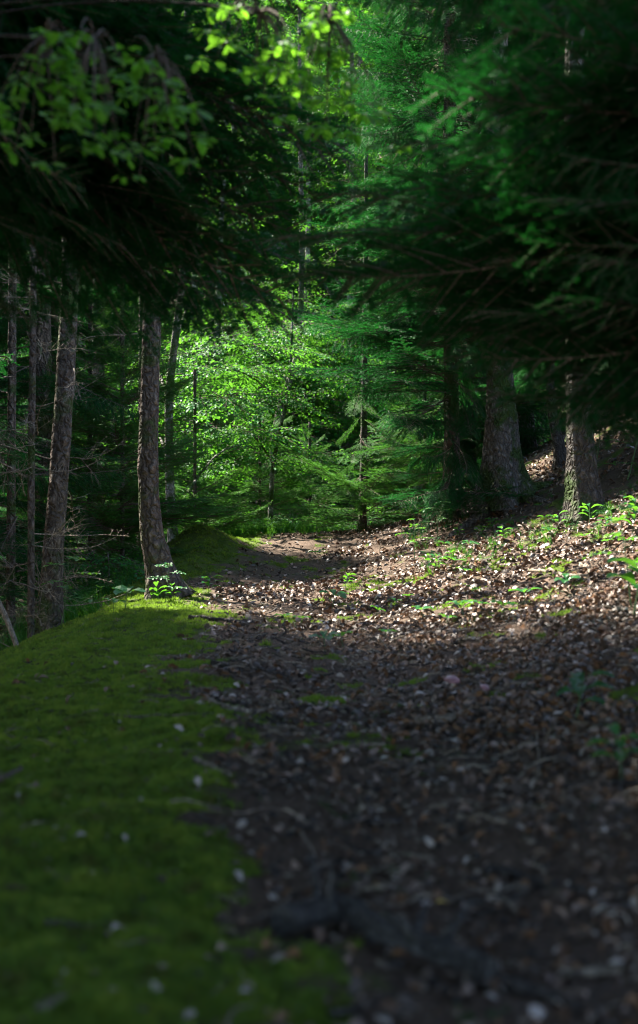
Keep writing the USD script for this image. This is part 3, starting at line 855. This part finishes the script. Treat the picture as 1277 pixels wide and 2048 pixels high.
left_boughs = reach(NEAR_L, 0, [(560, 300, 6.0, "bough_1", .5), (520, 420, 6.2, "bough_0", .5), (390, 470, 5.6, "bough_1", .4), (260, 500, 5.4, "bough_0", .3), (450, 250, 5.8, "bough_1", .4), (330, 330, 5.2, "bough_2", .4),
                                (200, 380, 5.0, "bough_1", .2), (120, 480, 5.2, "bough_0", .2), (600, 190, 6.4, "bough_1", .8), (540, 90, 6.4, "bough_0", 1.0), (470, 20, 6.2, "bough_1", .9), (90, 300, 5.4, "bough_1", .2),
                                (300, 200, 5.6, "bough_2", .5), (640, 400, 6.4, "bough_1", .6), (600, 540, 6.4, "bough_1", .5), (60, 420, 5.0, "bough_1", .2), (240, 430, 6, "bough_0", .3),
                                (420, 380, 6, "bough_3", .4), (300, 440, 5.8, "bough_1", .4), (470, 500, 6, "bough_1", .4), (540, 560, 6.2, "bough_0", .4), (600, 60, 6.2, "bough_1", .6), (560, 150, 6.0, "bough_0", .5), (650, 300, 6.2, "bough_1", .5), (590, 420, 6.2, "bough_1", .3), (690, 250, 6.4, "bough_1", .5),
                                (520, 230, 6.2, "bough_0", .4), (620, 130, 6.4, "bough_1", .6), (560, 650, 6.4, "bough_1", .2), (620, 610, 6.6, "bough_0", .3), (130, 630, 6.0, "bough_1", .0), (30, 610, 6, "bough_0", .0), (480, 600, 6.2, "bough_3", .2), (700, 560, 6.8, "bough_1", .3), (500, 330, 6, "bough_2", .3), (680, 380, 6.4, "bough_0", .5)])
spruce("near spruce whose soft out of focus boughs fill the upper right", up_from(*NEAR_R, 17), .16, 501, 3.0, 2.5, hide_view=9, extra=right_boughs, spacing=.34)
spruce("near spruce whose dark arching boughs hang across the upper left", up_from(*NEAR_L, 18), .16, 502, 3.0, 2.5, hide_view=9, extra=left_boughs, spacing=.34)
shade = [(-4.5, 1.5), (3.6, .8), (-1.6, -2.6), (4.6, 9.2), (-6.8, 5.2), (6.2, 4.5), (1.9, -3.2), (5.2, -3), (0.2, -6.5), (6.6, 13.5), (-7.5, 13), (-9.5, 18), (-8.5, 9.0), (-11, 13.5), (-9, 1), (-12, 23), (-6.3, 11), (-6.9, 14.6), (-6.5, 9.7), (-5.3, 9.4), (-5.4, 7.9), (-2.4, .6), (-8.8, 15.2), (-5.3, 12.6), (-2.0, 3.6)]
for k, (x, y) in enumerate(shade):
    spruce("tall spruce standing just outside the view, shading the near path", up_from(x, y, 25 + k % 4, (.3 * (-1) ** k, 0)), .17, 520 + k, 3.4, 2.9, group="spruces just outside the view", hide_view=13, spacing=.34, hanging=.3)

# the broadleaved boughs at top left and top centre: every leaf is a part
rng = np.random.default_rng(77)
nb = np.array([-3.4, 6.2]); nbase = ground_pt(*nb)
near_tree = thing("near_beech", "near beech reaching over the path with bright green oval leaves at the top", "tree", None, nbase)
ln, _ = trunk_line(np.array(up_from(*nb, 11, (.8, .2))) - nbase, 30)
part(near_tree, "trunk", trunk_mesh(ln, .12, .03, 77, 16, .5), "smooth_bark", True)
fans = [(105, 60, 6.4), (150, 110, 6.3), (85, 120, 6.5), (170, 160, 6.2), (60, 150, 6.6), (255, 95, 6.5), (320, 130, 6.3), (300, 175, 6.2), (345, 185, 6.4), (250, 140, 6.4), (120, 205, 6.3), (215, 210, 6.2), (210, 265, 6.5),
        (290, 295, 6.4), (165, 180, 6.2), (480, 15, 7.0), (560, 70, 7.2), (590, 90, 7.0), (620, 15, 7.2), (540, 130, 7.4), (585, 170, 7.2), (660, 35, 7.0), (690, 135, 7.2), (660, 190, 7.4), (730, 205, 7.2), (610, 130, 7.0),
        (440, 60, 7.2), (20, 190, 6.4), (320, 235, 6.5), (360, 220, 6.4), (40, 240, 6.6), (700, 20, 7.4), (640, 90, 7.4), (160, 60, 6.2)]
twigs, blades = {}, []
HUBX, hubs = [90, 190, 310, 520, 660], []
for u, v, d in [(90, 130, 5.0), (190, 130, 4.9), (310, 170, 4.9), (520, 70, 5.6), (660, 80, 5.7)]:
    e = pix(u, v, d) - nbase + [0, 0, .1]
    b = at_height(ln, e[2] - .5)
    q = np.linspace(0, 1, 14)[:, None]
    part(near_tree, "limb", tube(b + (e - b) * q + np.array([0, 0, .35]) * np.sin(q * np.pi), np.linspace(.007, .004, 14), 6), "dark_wood", True)
    hubs.append(e)
for u, v, d in fans + [(u + 22, v + 28, d - .15) for u, v, d in fans[::2]] + [(u - 25, v + 12, d + .2) for u, v, d in fans[1::2]] + [(u + 70, v + 85, d + .1) for u, v, d in fans[::2]] + [(u - 10, v + 60, d + .3) for u, v, d in fans[15:]]:
    d = d - 1.6
    tip = pix(u, v, d) - nbase
    hub = hubs[int(np.argmin([abs(u - c) for c in HUBX]))]
    q = np.linspace(0, 1, 10)[:, None]
    crv = hub + (tip - hub) * q + np.array([0, 0, .06]) * np.sin(q * np.pi)
    twigs.setdefault(HUBX[int(np.argmin([abs(u - c) for c in HUBX]))], []).append(tube(crv, np.linspace(.005, .0018, 10), 4, False))
    n = rng.integers(6, 10)
    head = unit(np.array([rng.uniform(.3, 1), rng.uniform(-.9, .1), -.1]))
    for k in range(n):
        a = (k - (n - 1) / 2) * .62 + rng.normal(0, .12)
        dd = Rot.from_euler("z", a).apply(head) + [0, 0, rng.normal(-.18, .22)]
        m = leaf(1, rng.uniform(.46, .6), rng.uniform(.03, .2), rng.uniform(.05, .3), rng, .6)
        sz = rng.uniform(.048, .078)
        lf = put((m[0] * sz, m[1]), frame(dd, (rng.normal(0, .4), rng.normal(-.35, .35), 1)), tip - head * rng.uniform(0, .09) + unit(dd) * .012)
        blades.append(lf)
for lf in blades[:290]:
    part(near_tree, "leaf", lf, "fresh_leaves")
props(part(near_tree, "small_leaves", join(blades[290:]), "fresh_leaves").GetPrim(), kind="stuff")
for tw in twigs.values():
    part(near_tree, "twig", join(tw), "twig_bark")

# ------------------------------------------------------------------ forest floor cover
rng = np.random.default_rng(5)
kinds = []
for k, (mat, n) in enumerate([("brown_leaf", 3), ("tan_leaf", 3), ("pale_leaf", 2), ("dark_leaf", 3)]):
    for q in range(n):
        nm = f"fallen_{mat}_{q}"
        m = leaf(1, rng.uniform(.45, .68), rng.uniform(-.3, .55), rng.uniform(-.5, .9), rng, rng.choice([.4, .6]))
        m = (m[0] - m[0].mean(0), m[1])
        proto(LIB, nm, [("blade", m, mat)])
        kinds.append((nm, mat))


def scatter_points(n, x0, x1, y0, y1, dens):
    """Random ground points, thicker towards the camera as the picture needs, kept with probability dens(x, y)."""
    y = y0 * (y1 / y0) ** rng.uniform(0, 1, n)
    half = .27 * y + .3
    x = rng.uniform(-1, 1, n) * half
    keep = (x > x0) & (x < x1) & (rng.uniform(0, 1, n) < dens(x, y))
    return x[keep], y[keep]


def tilt_normals(x, y):
    e = .06
    return unit(np.stack([-(ground_z(x + e, y) - ground_z(x - e, y)) / (2 * e), -(ground_z(x, y + e) - ground_z(x, y - e)) / (2 * e), np.ones_like(x)], -1))


def lay(x, y, lift, jitter):
    nrm = tilt_normals(x, y) + rng.normal(0, jitter, (len(x), 3))
    nrm = unit(nrm)
    a = rng.uniform(0, 2 * np.pi, len(x))
    d = np.stack([np.cos(a), np.sin(a), np.zeros_like(a)], -1)
    X = unit(d - (d * nrm).sum(-1, keepdims=True) * nrm)
    Y = np.cross(nrm, X)
    return np.stack([x, y, ground_z(x, y) + lift], -1), np.stack([X, Y, nrm], -1)


def litter_density(x, y):
    bank = sm(-.25, .7, x - _X0(y) + .55)
    band = np.exp(-((y - 14.4) / 1.3) ** 2) * (x > -1.1)
    d = .25 + .75 * np.maximum(bank, .7 * band)
    d = d * (1 - .97 * sm(.1, .6, moss_at(x, y)))
    d = d * np.where(y < 9, .14 + .86 * sm(2.5, 9, y) + .06 * bank, 1)
    pp = np.stack([x, y, np.zeros_like(x)], -1)
    d = d * (.35 + .65 * sm(.40, .56, meshkit.fbm(pp * 1.5, 4, 51)))
    d = d * (1 - .35 * sm(15.2, 16.8, y) * (1 - sm(1.2, 2.6, x - _X0(y))))
    return np.clip(d, 0, 1)


x, y = scatter_points(112000, -2.2, 7.5, 2.0, 27, litter_density)
w, R = lay(x, y, .012 + rng.uniform(0, .022, len(x)), .42)
pr = {"brown_leaf": .38, "tan_leaf": .20, "pale_leaf": .07, "dark_leaf": .35}
cnt = {m: sum(1 for _, q in kinds if q == m) for m in pr}
pk = np.array([pr[m] / cnt[m] for _, m in kinds]); pk /= pk.sum()
idx = rng.choice(len(kinds), len(x), p=pk)
size = rng.uniform(.02, .068, len(x)) * (.75 + .3 * sm(3, 8, y) + .35 * sm(8, 14, y))
near = np.argsort(y)
pi = instancer("/World/leaf_litter", [k for k, _ in kinds], w, R, size, idx)
props(pi.GetPrim(), "brown and grey dead leaves covering the bank and path", "leaf litter", kind="stuff")

# twigs and bark crumbs
for q in range(4):
    n = 6
    u = np.linspace(-.5, .5, n)
    l = np.stack([u, .06 * np.sin(u * 6 + q), .05 * np.cos(u * 5 + q * 2)], 1)
    proto(LIB, f"small_twig_{q}", [("wood", tube(l, np.linspace(.03, .014, n) * (1 + .5 * (q == 2)), 5), ["twig_bark", "dead_wood", "dark_wood", "dead_wood"][q])])
for q in range(3):
    b = trimesh.creation.icosphere(1, .5)
    v = b.vertices * [1, .6, .4] * (1 + .35 * (meshkit.noise(b.vertices * 3 + q * 9, q)[:, None] - .5) * 2)
    proto(LIB, f"bark_crumb_{q}", [("crumb", (v, b.faces), ["dark_wood", "twig_bark", "dead_wood"][q])])
x, y = scatter_points(26000, -2.3, 6, 1.9, 25, lambda x, y: (1 - .72 * sm(.1, .7, moss_at(x, y))) * (.16 + .64 * sm(2, 7, y)))
w, R = lay(x, y, .008 + rng.uniform(0, .02, len(x)), .18)
idx = rng.choice(7, len(x), p=[.17, .16, .14, .10, .18, .15, .10])
idx = np.where((idx < 4) & (rng.uniform(0, 1, len(x)) < .75 * (1 - sm(4.5, 8, y))), 4 + idx % 2, idx)
size = (1 - .5 * sm(.2, .6, moss_at(x, y))) * np.where(idx < 4, rng.uniform(.04, .22, len(x)), rng.uniform(.008, .038, len(x)))
pi = instancer("/World/twig_litter", [f"small_twig_{q}" for q in range(4)] + [f"bark_crumb_{q}" for q in range(3)], w, R, size, idx)
props(pi.GetPrim(), "small broken twigs and bark crumbs strewn over the path", "twig litter", kind="stuff")

# moss tufts
for q in range(3):
    tri = []
    r2 = np.random.default_rng(900 + q)
    for s in range(26):
        a = r2.uniform(0, 6.28); rr = .5 * math.sqrt(r2.uniform()); b = np.array([rr * math.cos(a), rr * math.sin(a), 0])
        d = unit(np.array([math.cos(a) * rr * 1.4 + r2.normal(0, .3), math.sin(a) * rr * 1.4 + r2.normal(0, .3), 1.0])) * r2.uniform(.35, .75)
        s_ = unit(np.cross(d, r2.normal(0, 1, 3))) * .085
        tri.append(np.stack([b - s_, b + s_, b + d]))
    t = np.concatenate(tri)
    proto(LIB, f"moss_tuft_{q}", [("tuft", (t, np.arange(len(t)).reshape(-1, 3)), "moss_leaves")])
x, y = scatter_points(95000, -3.4, 3, 2.0, 25, lambda x, y: sm(.25, .9, moss_at(x, y)))
w, R = lay(x, y, -.004 + 0 * x, .12)
size = rng.uniform(.018, .045, len(x)) * (1 + .5 * sm(5, 14, y))
pi = instancer("/World/moss", [f"moss_tuft_{q}" for q in range(3)], w, R, size, rng.integers(0, 3, len(x)))
props(pi.GetPrim(), "soft green moss carpet over the left shoulder of the path", "moss", kind="stuff")

# grass and herbs at the foot of the crest
for q in range(2):
    tri = []
    r2 = np.random.default_rng(950 + q)
    for s in range(22):
        a = r2.uniform(0, 6.28); h = r2.uniform(.12, .3); b = np.array([r2.normal(0, .03), r2.normal(0, .03), 0])
        o = np.array([math.cos(a), math.sin(a), 0]); sd = np.cross(o, [0, 0, 1]) * .006
        m = b + o * h * .3 + [0, 0, h * .8]; e = b + o * h * .8 + [0, 0, h * .85]
        tri += [np.stack([b - sd, b + sd, m]), np.stack([m - sd, m + sd, e])]
    t = np.concatenate(tri)
    proto(LIB, f"grass_tuft_{q}", [("blades", (t, np.arange(len(t)).reshape(-1, 3)), "plant_leaves")])
gxx = np.concatenate([rng.normal(-1.35, .55, 230), rng.normal(-.4, .7, 60), rng.uniform(-3.4, -2.3, 120), rng.uniform(1.2, 4.2, 130)])
gyy = np.concatenate([rng.normal(24.6, .9, 230), rng.normal(26, .6, 60), rng.uniform(13, 19, 120), rng.normal(15.2, 1.1, 130)])
w, R = lay(gxx, gyy, 0 * gxx, .1)
pi = instancer("/World/grass", ["grass_tuft_0", "grass_tuft_1"], w, R, rng.uniform(.6, 1.3, len(gxx)) * np.where(gxx > .8, .45, 1), rng.integers(0, 2, len(gxx)))
props(pi.GetPrim(), "tufts of fresh grass at the crest, on the left slope and over the right bank", "grass", kind="stuff")


# ------------------------------------------------------------------ single fallen leaves, sticks, cones, mushrooms
def copies(source, name, label, category, group):
    x = UsdGeom.Xform.Define(stage, numbered("/World/" + name))
    x.GetPrim().GetReferences().AddInternalReference(source)
    x.GetPrim().SetInstanceable(True)
    props(x.GetPrim(), label, category, group)
    return x


pale = []
for q in range(4):
    m = leaf(1, rng.uniform(.42, .6), rng.uniform(.1, .4), rng.uniform(-.2, .5), rng, .5)
    pale.append(klass(f"pale_leaf_{q}", [("blade", (m[0] - m[0].mean(0), m[1]), "pale_leaf" if q < 2 else "tan_leaf", False)]))
spots = [(240, 1872, .062), (478, 1690, .034), (475, 1740, .05), (1058, 1750, .034), (1190, 1800, .05), (1140, 1650, .05), (980, 1640, .03), (540, 1535, .05), (600, 1540, .06), (545, 1340, .06), (420, 1620, .03), (205, 1270, .05),
         (155, 1690, .06), (250, 1690, .05), (420, 1690, .06), (320, 1500, .05), (360, 1465, .07), (440, 1440, .07), (715, 1530, .05), (930, 1830, .05), (700, 1750, .05), (1040, 1665, .06), (1100, 1440, .05), (600, 1830, .05),
         (310, 2000, .07), (130, 1970, .035), (620, 1840, .05), (400, 1500, .04), (650, 1720, .04), (1190, 1480, .05), (870, 1300, .05), (800, 1270, .06), (690, 1320, .05), (1000, 1320, .06), (750, 1400, .05), (560, 1400, .05)]
r6 = np.random.default_rng(31)
spots += [(r6.uniform(430, 1270), 1460 + 560 * r6.uniform() ** 1.3, r6.uniform(.025, .055)) for _ in range(70)] + [(r6.uniform(10, 420), r6.uniform(1330, 2030), r6.uniform(.02, .04)) for _ in range(26)]
for k, (u, v, s) in enumerate(spots):
    p = hit(u, v)
    if k == 0:
        lab, grp = "single pale leaf on the dark moss at lower left", None
    else:
        lab, grp = ("pale fallen leaf on the moss", "pale leaves on the moss") if moss_at(p[0], p[1]) > .5 else ("pale fallen leaf on the brown path soil", "pale leaves on the path")
    x = copies(pale[k % 4], "fallen_leaf", lab, "leaf", grp)
    w, R = lay(np.array([p[0]]), np.array([p[1]]), .022, .2)
    pose(x, w[0] - [0, 0, .006], R[0], s * .72)
p = hit(872, 1822)
ylw = klass("yellow_leaf", [("blade", leaf(1, .6, .2, .3, rng, .4), "yellow_leaf", False)])
pose(copies(ylw, "yellow_leaf", "small yellow fallen leaf on the dark soil in the foreground", "leaf", None), p + [0, 0, .02], frame((1, .2, .1)), .035)


def stick(label, pixels, r, mat="dead_wood", lift=.5, name="stick", stubs=0, taper=.6, group=None):
    pts = np.array([hit(u, v) for u, v in pixels])
    base = pts[0].copy()
    s = np.concatenate([[0], np.cumsum(np.linalg.norm(np.diff(pts, axis=0), axis=1))])
    u = np.linspace(0, s[-1], 22)
    q = np.stack([(PchipInterpolator(s, pts[:, k])(u) if len(pts) > 2 else np.interp(u, s, pts[:, k])) for k in range(3)], 1)
    r3 = np.random.default_rng(int(pixels[0][0] * 7 + pixels[0][1]))
    q[:, :2] += np.cumsum(r3.normal(0, .05 * r, (22, 2)), 0)
    gz = ground_z(q[:, 0], q[:, 1])
    k = np.linspace(0, 1, 22)
    q[:, 2] = np.maximum(gz, np.polyval(np.polyfit(k, gz, 2), k)) + r * lift + .006
    t = thing(name, label, "stick", group, base)
    rad = r * np.linspace(1, taper, 22) * (1 + r3.normal(0, .05, 22))
    v, f = tube(q - base, rad, 10)
    v = v + (meshkit.fbm(v / r * .9, 3, 3)[:, None] - .5) * r * .45
    part(t, "wood", (v, f), mat, 50)
    for _ in range(stubs):
        i = r3.integers(3, 19)
        d = unit(np.array([r3.normal(), r3.normal(), .9]))
        b = q[i] - base
        part(t, "side_twig", tube(np.stack([b, b + d * r * 2, b + d * r * 4 + [0, 0, -r * .5]]), [r * .4, r * .3, r * .14], 6), mat, True)
    return t


stick("thick dark broken branch lying across the foreground path", [(565, 1880), (680, 1860), (780, 1905), (880, 1950), (985, 1995)], .036, "branch_bark", 1.1, "fallen_branch", 5)
stick("pale slim stick on the boundary of moss and soil", [(392, 1526), (425, 1543), (458, 1558)], .013)
stick("grey stick with a pale end in front of the mushrooms", [(832, 1455), (880, 1450), (925, 1440), (985, 1430)], .022, "dead_wood")
stick("dark straight stick below the trunk at the path edge", [(378, 1240), (440, 1243), (510, 1246)], .018, "dark_wood")
stick("dark forked stick on the soil right of the moss", [(425, 1330), (490, 1345), (555, 1342)], .016, "dark_wood", stubs=2)
stick("long grey stick right of the pink mushroom on the moss edge", [(415, 1408), (470, 1425), (555, 1417)], .017)
stick("bleached curved root lying on the sunlit leaf bank", [(1060, 1152), (1090, 1145), (1140, 1160), (1172, 1160), (1165, 1135), (1150, 1130)], .016, "dead_wood", 1.0)
stick("thin long twig on the leaf bank below the curved root", [(1065, 1140), (1130, 1160), (1240, 1168)], .009)
stick("brown stick at the left picture edge on the moss", [(-10, 1572), (18, 1560), (45, 1548)], .016, "twig_bark")
stick("dark crooked stick on the foreground soil right of centre", [(975, 1752), (1040, 1768), (1115, 1795)], .012, "dark_wood", stubs=2)
stick("thin grey twig standing out on the right bank soil", [(1072, 1440), (1078, 1500), (1080, 1560)], .006)
stick("grey stick in the lower right corner", [(1120, 1960), (1190, 1958), (1245, 1955)], .012)
stick("two tone branch lying in the lower right leaves", [(950, 1970), (1030, 1990), (1130, 2020)], .017, "dark_wood")
stick("pale twig behind the big foreground branch", [(768, 1735), (778, 1750), (790, 1770)], .006)
stick("small log of dead wood on the ground beside the broad grey trunk", [(960, 1022), (1010, 1012), (1065, 1000)], .035, "dead_wood", name="fallen_branch")
stick("brown stick at the bottom left corner on dark moss", [(75, 2040), (100, 2025), (125, 2010)], .012)
stick("dark stick across the path soil in the middle", [(690, 1640), (740, 1655), (800, 1650)], .012, "dark_wood")
stick("pale straight twig lying across the right bank", [(905, 1290), (980, 1285), (1080, 1272)], .008)
stick("grey twig on the soil left of the mushrooms", [(720, 1395), (770, 1390), (840, 1372)], .009)
stick("brown twig crossing the moss by the dark stick", [(250, 1440), (330, 1437), (420, 1432)], .008, "twig_bark")
stick("dark twig lying on the shaded right bank", [(1130, 1585), (1200, 1578), (1290, 1570)], .013, "dark_wood")
stick("brown twig across the dark moss at lower left", [(90, 1870), (150, 1862), (215, 1860)], .008, "dark_wood")

# spruce cones
cs = []
for q in range(90):
    a = q * 2.39996; u = q / 89
    rr = .17 * math.sin(math.pi * (.08 + .86 * u)) ** .7
    c = np.array([u - .5, rr * math.cos(a), rr * math.sin(a)])
    o = unit(np.array([.55, math.cos(a), math.sin(a)])); sd = unit(np.cross(o, [1, 0, 0])) * .065
    cs.append((np.stack([c - o * .08 - sd, c - o * .08 + sd, c + o * .05 + sd * .5, c + o * .075, c + o * .05 - sd * .5]), np.array([[0, 1, 2], [0, 2, 3], [0, 3, 4]])))
u = np.linspace(0, 1, 9)
cone = klass("spruce_cone", [("core", tube(np.stack([u - .5, 0 * u, 0 * u], 1), .14 * np.sin(np.pi * (.06 + .88 * u)) ** .7, 8), "cone_scales", True), ("scales", join(cs), "cone_scales", False)])
for k, (u, v, s, lab) in enumerate([(305, 1893, .055, "dark spruce cone on the moss beside the single pale leaf"), (758, 1622, .06, None), (835, 1652, .07, None), (620, 1790, .06, None), (1050, 1840, .07, None), (980, 1790, .07, None), (1120, 1600, .07, None),
                                    (700, 1790, .05, None), (40, 1372, .09, "spruce cone lying alone on the bright moss at the left edge"), (360, 1275, .1, "spruce cone on the moss near the dark straight stick"), (700, 1520, .08, None), (1000, 1430, .08, None), (30, 1790, .07, None)]):
    p = hit(u, v)
    x = copies(cone, "spruce_cone", lab or ("dark spruce cone on the path soil" if u > 100 else "dark spruce cone on the shaded moss at the left edge"), "cone", "spruce cones on the path soil" if lab is None and u > 100 else None)
    a = k * 1.3
    pose(x, p + [0, 0, .012], frame((math.cos(a), math.sin(a), .05)), s)


def mushroom(label, u, v, width, tilt, stem_h):
    p = hit(u, v + 8)
    t = thing("mushroom", label, "mushroom", None, p)
    a = np.linspace(0, np.pi / 2, 9)
    prof = [(0.001, .30)] + [(math.sin(q) * .5, math.cos(q) * .30) for q in a[1:]] + [(.49, -.03), (.42, -.035), (.15, .02), (.001, .03)]
    m = trimesh.creation.revolve(np.array(prof)[::-1], sections=28)
    R = Rot.from_euler("xy", [tilt, tilt * .6]).as_matrix()
    v_ = m.vertices * width
    v_ = v_ * (1 + .12 * (meshkit.noise(v_ / width * 4 + u)[:, None] - .5))
    part(t, "cap", (v_ @ R.T + [0, 0, stem_h], m.faces), "mushroom_cap", 40)
    k = np.linspace(0, 1, 8)
    part(t, "stem", tube(np.stack([.1 * width * np.sin(k), 0 * k, -.02 + k * (stem_h + .02)], 1), width * (.17 - .05 * k), 12), "mushroom_flesh", 40)
    g = trimesh.creation.revolve(np.array([(.001, -.012), (.43, -.052), (.44, -.045), (.001, .0)]), sections=28)
    part(t, "gills", (g.vertices * width @ R.T + [0, 0, stem_h], g.faces), "mushroom_flesh", False)


mushroom("larger pinkish brown mushroom among the leaves on the right of the path", 905, 1372, .085, .2, .05)
mushroom("small pink mushroom right of the larger one", 970, 1382, .055, .35, .035)
mushroom("pink mushroom cap on the boundary of moss and soil at left", 430, 1388, .05, .25, .02)


# ------------------------------------------------------------------ seedlings and herbs
def seedling(kind, seed):
    r4 = np.random.default_rng(seed)
    pieces = []
    if kind == "herb":
        h = .16
        st = np.stack([.02 * np.linspace(0, 1, 6), .01 * np.linspace(0, 1, 6), np.linspace(-.02, h, 6)], 1)
        pieces.append(("stem", tube(st, np.linspace(.003, .0015, 6), 5), "green_stem", True))
        for k in range(7):
            a = k * 2.2 + r4.normal(0, .2); z = h * (.45 + .55 * k / 6)
            m = leaf(r4.uniform(.07, .11), r4.uniform(.04, .06), .15, .35, r4, .6)
            d = np.array([math.cos(a), math.sin(a), .35])
            pieces.append(("leaf", put(m, frame(d), np.array([.02 * z / h, .01 * z / h, z]) + d * .008), "plant_leaves", False))
    elif kind == "sprout":
        st = np.stack([.015 * np.linspace(0, 1, 5), 0 * np.linspace(0, 1, 5), np.linspace(-.02, .07, 5)], 1)
        pieces.append(("stem", tube(st, np.linspace(.0025, .0015, 5), 5), "green_stem", True))
        for k in range(4):
            a = k * 1.57 + r4.normal(0, .3)
            d = np.array([math.cos(a), math.sin(a), .3])
            pieces.append(("leaf", put(leaf(r4.uniform(.06, .09), r4.uniform(.038, .055), .1, .3, r4, .6), frame(d), np.array([.015, 0, .07]) + d * .005), "plant_leaves", False))
    else:                                                       # a small tree of flat layers
        h = .55
        st = np.stack([.05 * np.sin(np.linspace(0, 2, 9)), .03 * np.linspace(0, 1, 9), np.linspace(-.03, h, 9)], 1)
        wood = [tube(st, np.linspace(.006, .002, 9), 6)]
        for k in range(6):
            a = k * 2.4 + r4.normal(0, .3); z = h * (.4 + .6 * k / 5)
            b = np.array([np.interp(z, st[:, 2], st[:, q]) for q in range(3)])
            d = unit(np.array([math.cos(a), math.sin(a), .25])); ll = .3 * (1.2 - z / h * .6)
            tw = b + d * ll * np.linspace(0, 1, 5)[:, None] + np.array([0, 0, -.05]) * np.linspace(0, 1, 5)[:, None] ** 2
            wood.append(tube(tw, np.linspace(.003, .001, 5), 4, False))
            for q in range(7):
                f = .25 + .75 * q / 6
                pp = np.array([np.interp(f, np.linspace(0, 1, 5), tw[:, i]) for i in range(3)])
                s = 1 if q % 2 else -1
                dd = unit(d * .6 + s * np.cross([0, 0, 1], d) * .8 + [0, 0, r4.normal(-.05, .15)])
                pieces.append(("leaf", put(leaf(r4.uniform(.05, .075), r4.uniform(.03, .045), .1, .2, r4, .6), frame(dd), pp), "plant_leaves", False))
        pieces.insert(0, ("stem", join(wood), "green_stem", True))
    return klass(f"{kind}_{seed}", pieces)


SD = {k: [seedling(k, s) for s in (1, 2, 3)] for k in ("herb", "sprout", "sapling")}
rng = np.random.default_rng(61)


def plant(kind, u, v, s, label, group=None, name=None, where=None):
    p = hit(u, v) if where is None else where
    x = copies(SD[kind][rng.integers(3)], name or {"herb": "seedling", "sprout": "seedling", "sapling": "sapling"}[kind], label, "sapling" if kind == "sapling" else "plant", group)
    pose(x, p, Rot.from_euler("xyz", [rng.normal(0, .12), rng.normal(0, .12), rng.uniform(0, 6.28)]).as_matrix(), s)


plant("sapling", 830, 1120, .9, "knee high sapling with layered leaves at the shaded edge of the sunlit bank")
plant("sapling", 875, 1090, 1.0, "sapling behind the knee high one, its leaves against the crest")
plant("herb", 345, 1205, 1.0, "leafy plant at the foot of the trunk on the path edge")
plant("herb", 320, 1208, 1.1, "smaller leafy plant left of the one at the trunk foot")
plant("sapling", 330, 1205, .75, "thin sapling rising in front of the trunk foot")
plant("herb", 415, 1192, 1.2, "bright small plant between trunk foot and sunlit strip of path")
plant("sprout", 250, 1222, 2.4, "broad leaved sprout on the moss rim left of the trunk foot")
plant("sprout", 228, 1228, 1.6, "low sprout on the moss rim beside the broad leaved one")
plant("herb", 690, 1175, .9, "small plant at the right end of the sunlit strip across the path")
plant("sprout", 665, 1222, 2.0, "single dark leaved sprout on the litter in the middle")
plant("sprout", 640, 1120, 1.6, "tiny sprout on the shaded path before the crest")
plant("sapling", 135, 1235, 1.2, "sapling with flat leaves in front of the two left trunks", where=ground_pt(-2.45, 12.6, 0))
plant("herb", 1265, 1240, 2.2, "dark leafy plant at the right picture edge on the shaded bank")
plant("sapling", 1262, 1215, 1.0, "shaded sapling at the right picture edge above the dark leafy plant")
plant("herb", 1245, 1570, 1.0, "single green plant on the dark soil at the right edge")
plant("herb", 1150, 1445, 1.3, "upright shaded plant on the right bank below the curved root")
plant("sapling", 1180, 985, 1.6, "sapling in front of the dark trunk on the right bank")
plant("sapling", 1255, 960, 2.3, "tall sapling with yellow green leaves at the right edge above the bank")
plant("sapling", 1290, 930, 2.6, "tall sapling half cut by the right picture edge")
for u, v in [(940, 1195), (790, 1215), (820, 1205), (600, 1255), (570, 1250), (750, 1235), (890, 1255), (1010, 1240), (1050, 1215), (930, 1240), (1140, 1185), (650, 1305), (690, 1300), (840, 1240), (960, 1225), (770, 1280), (905, 1140), (925, 1155)]:
    plant("sprout", u, v, rng.uniform(.8, 1.7), "small green seedling scattered in the leaf litter of the right bank", "seedlings in the leaf litter")
for u, v in [(870, 1150), (905, 1125), (940, 1105), (960, 1075), (990, 1065), (1020, 1055), (1050, 1045), (1090, 1050), (1120, 1060), (1150, 1045), (1180, 1055), (1210, 1065), (1240, 1050), (1265, 1075), (1170, 1085), (1215, 1095), (1130, 1030),
             (1080, 1020), (1250, 1100), (1190, 1030), (920, 1080), (890, 1100), (1270, 1040), (1010, 1085), (850, 1130), (1100, 1075)]:
    plant(rng.choice(["herb", "sprout", "sprout"]), u, v, rng.uniform(.8, 1.7), "leafy seedling on the sunlit upper part of the right bank", "seedlings on the sunlit bank")
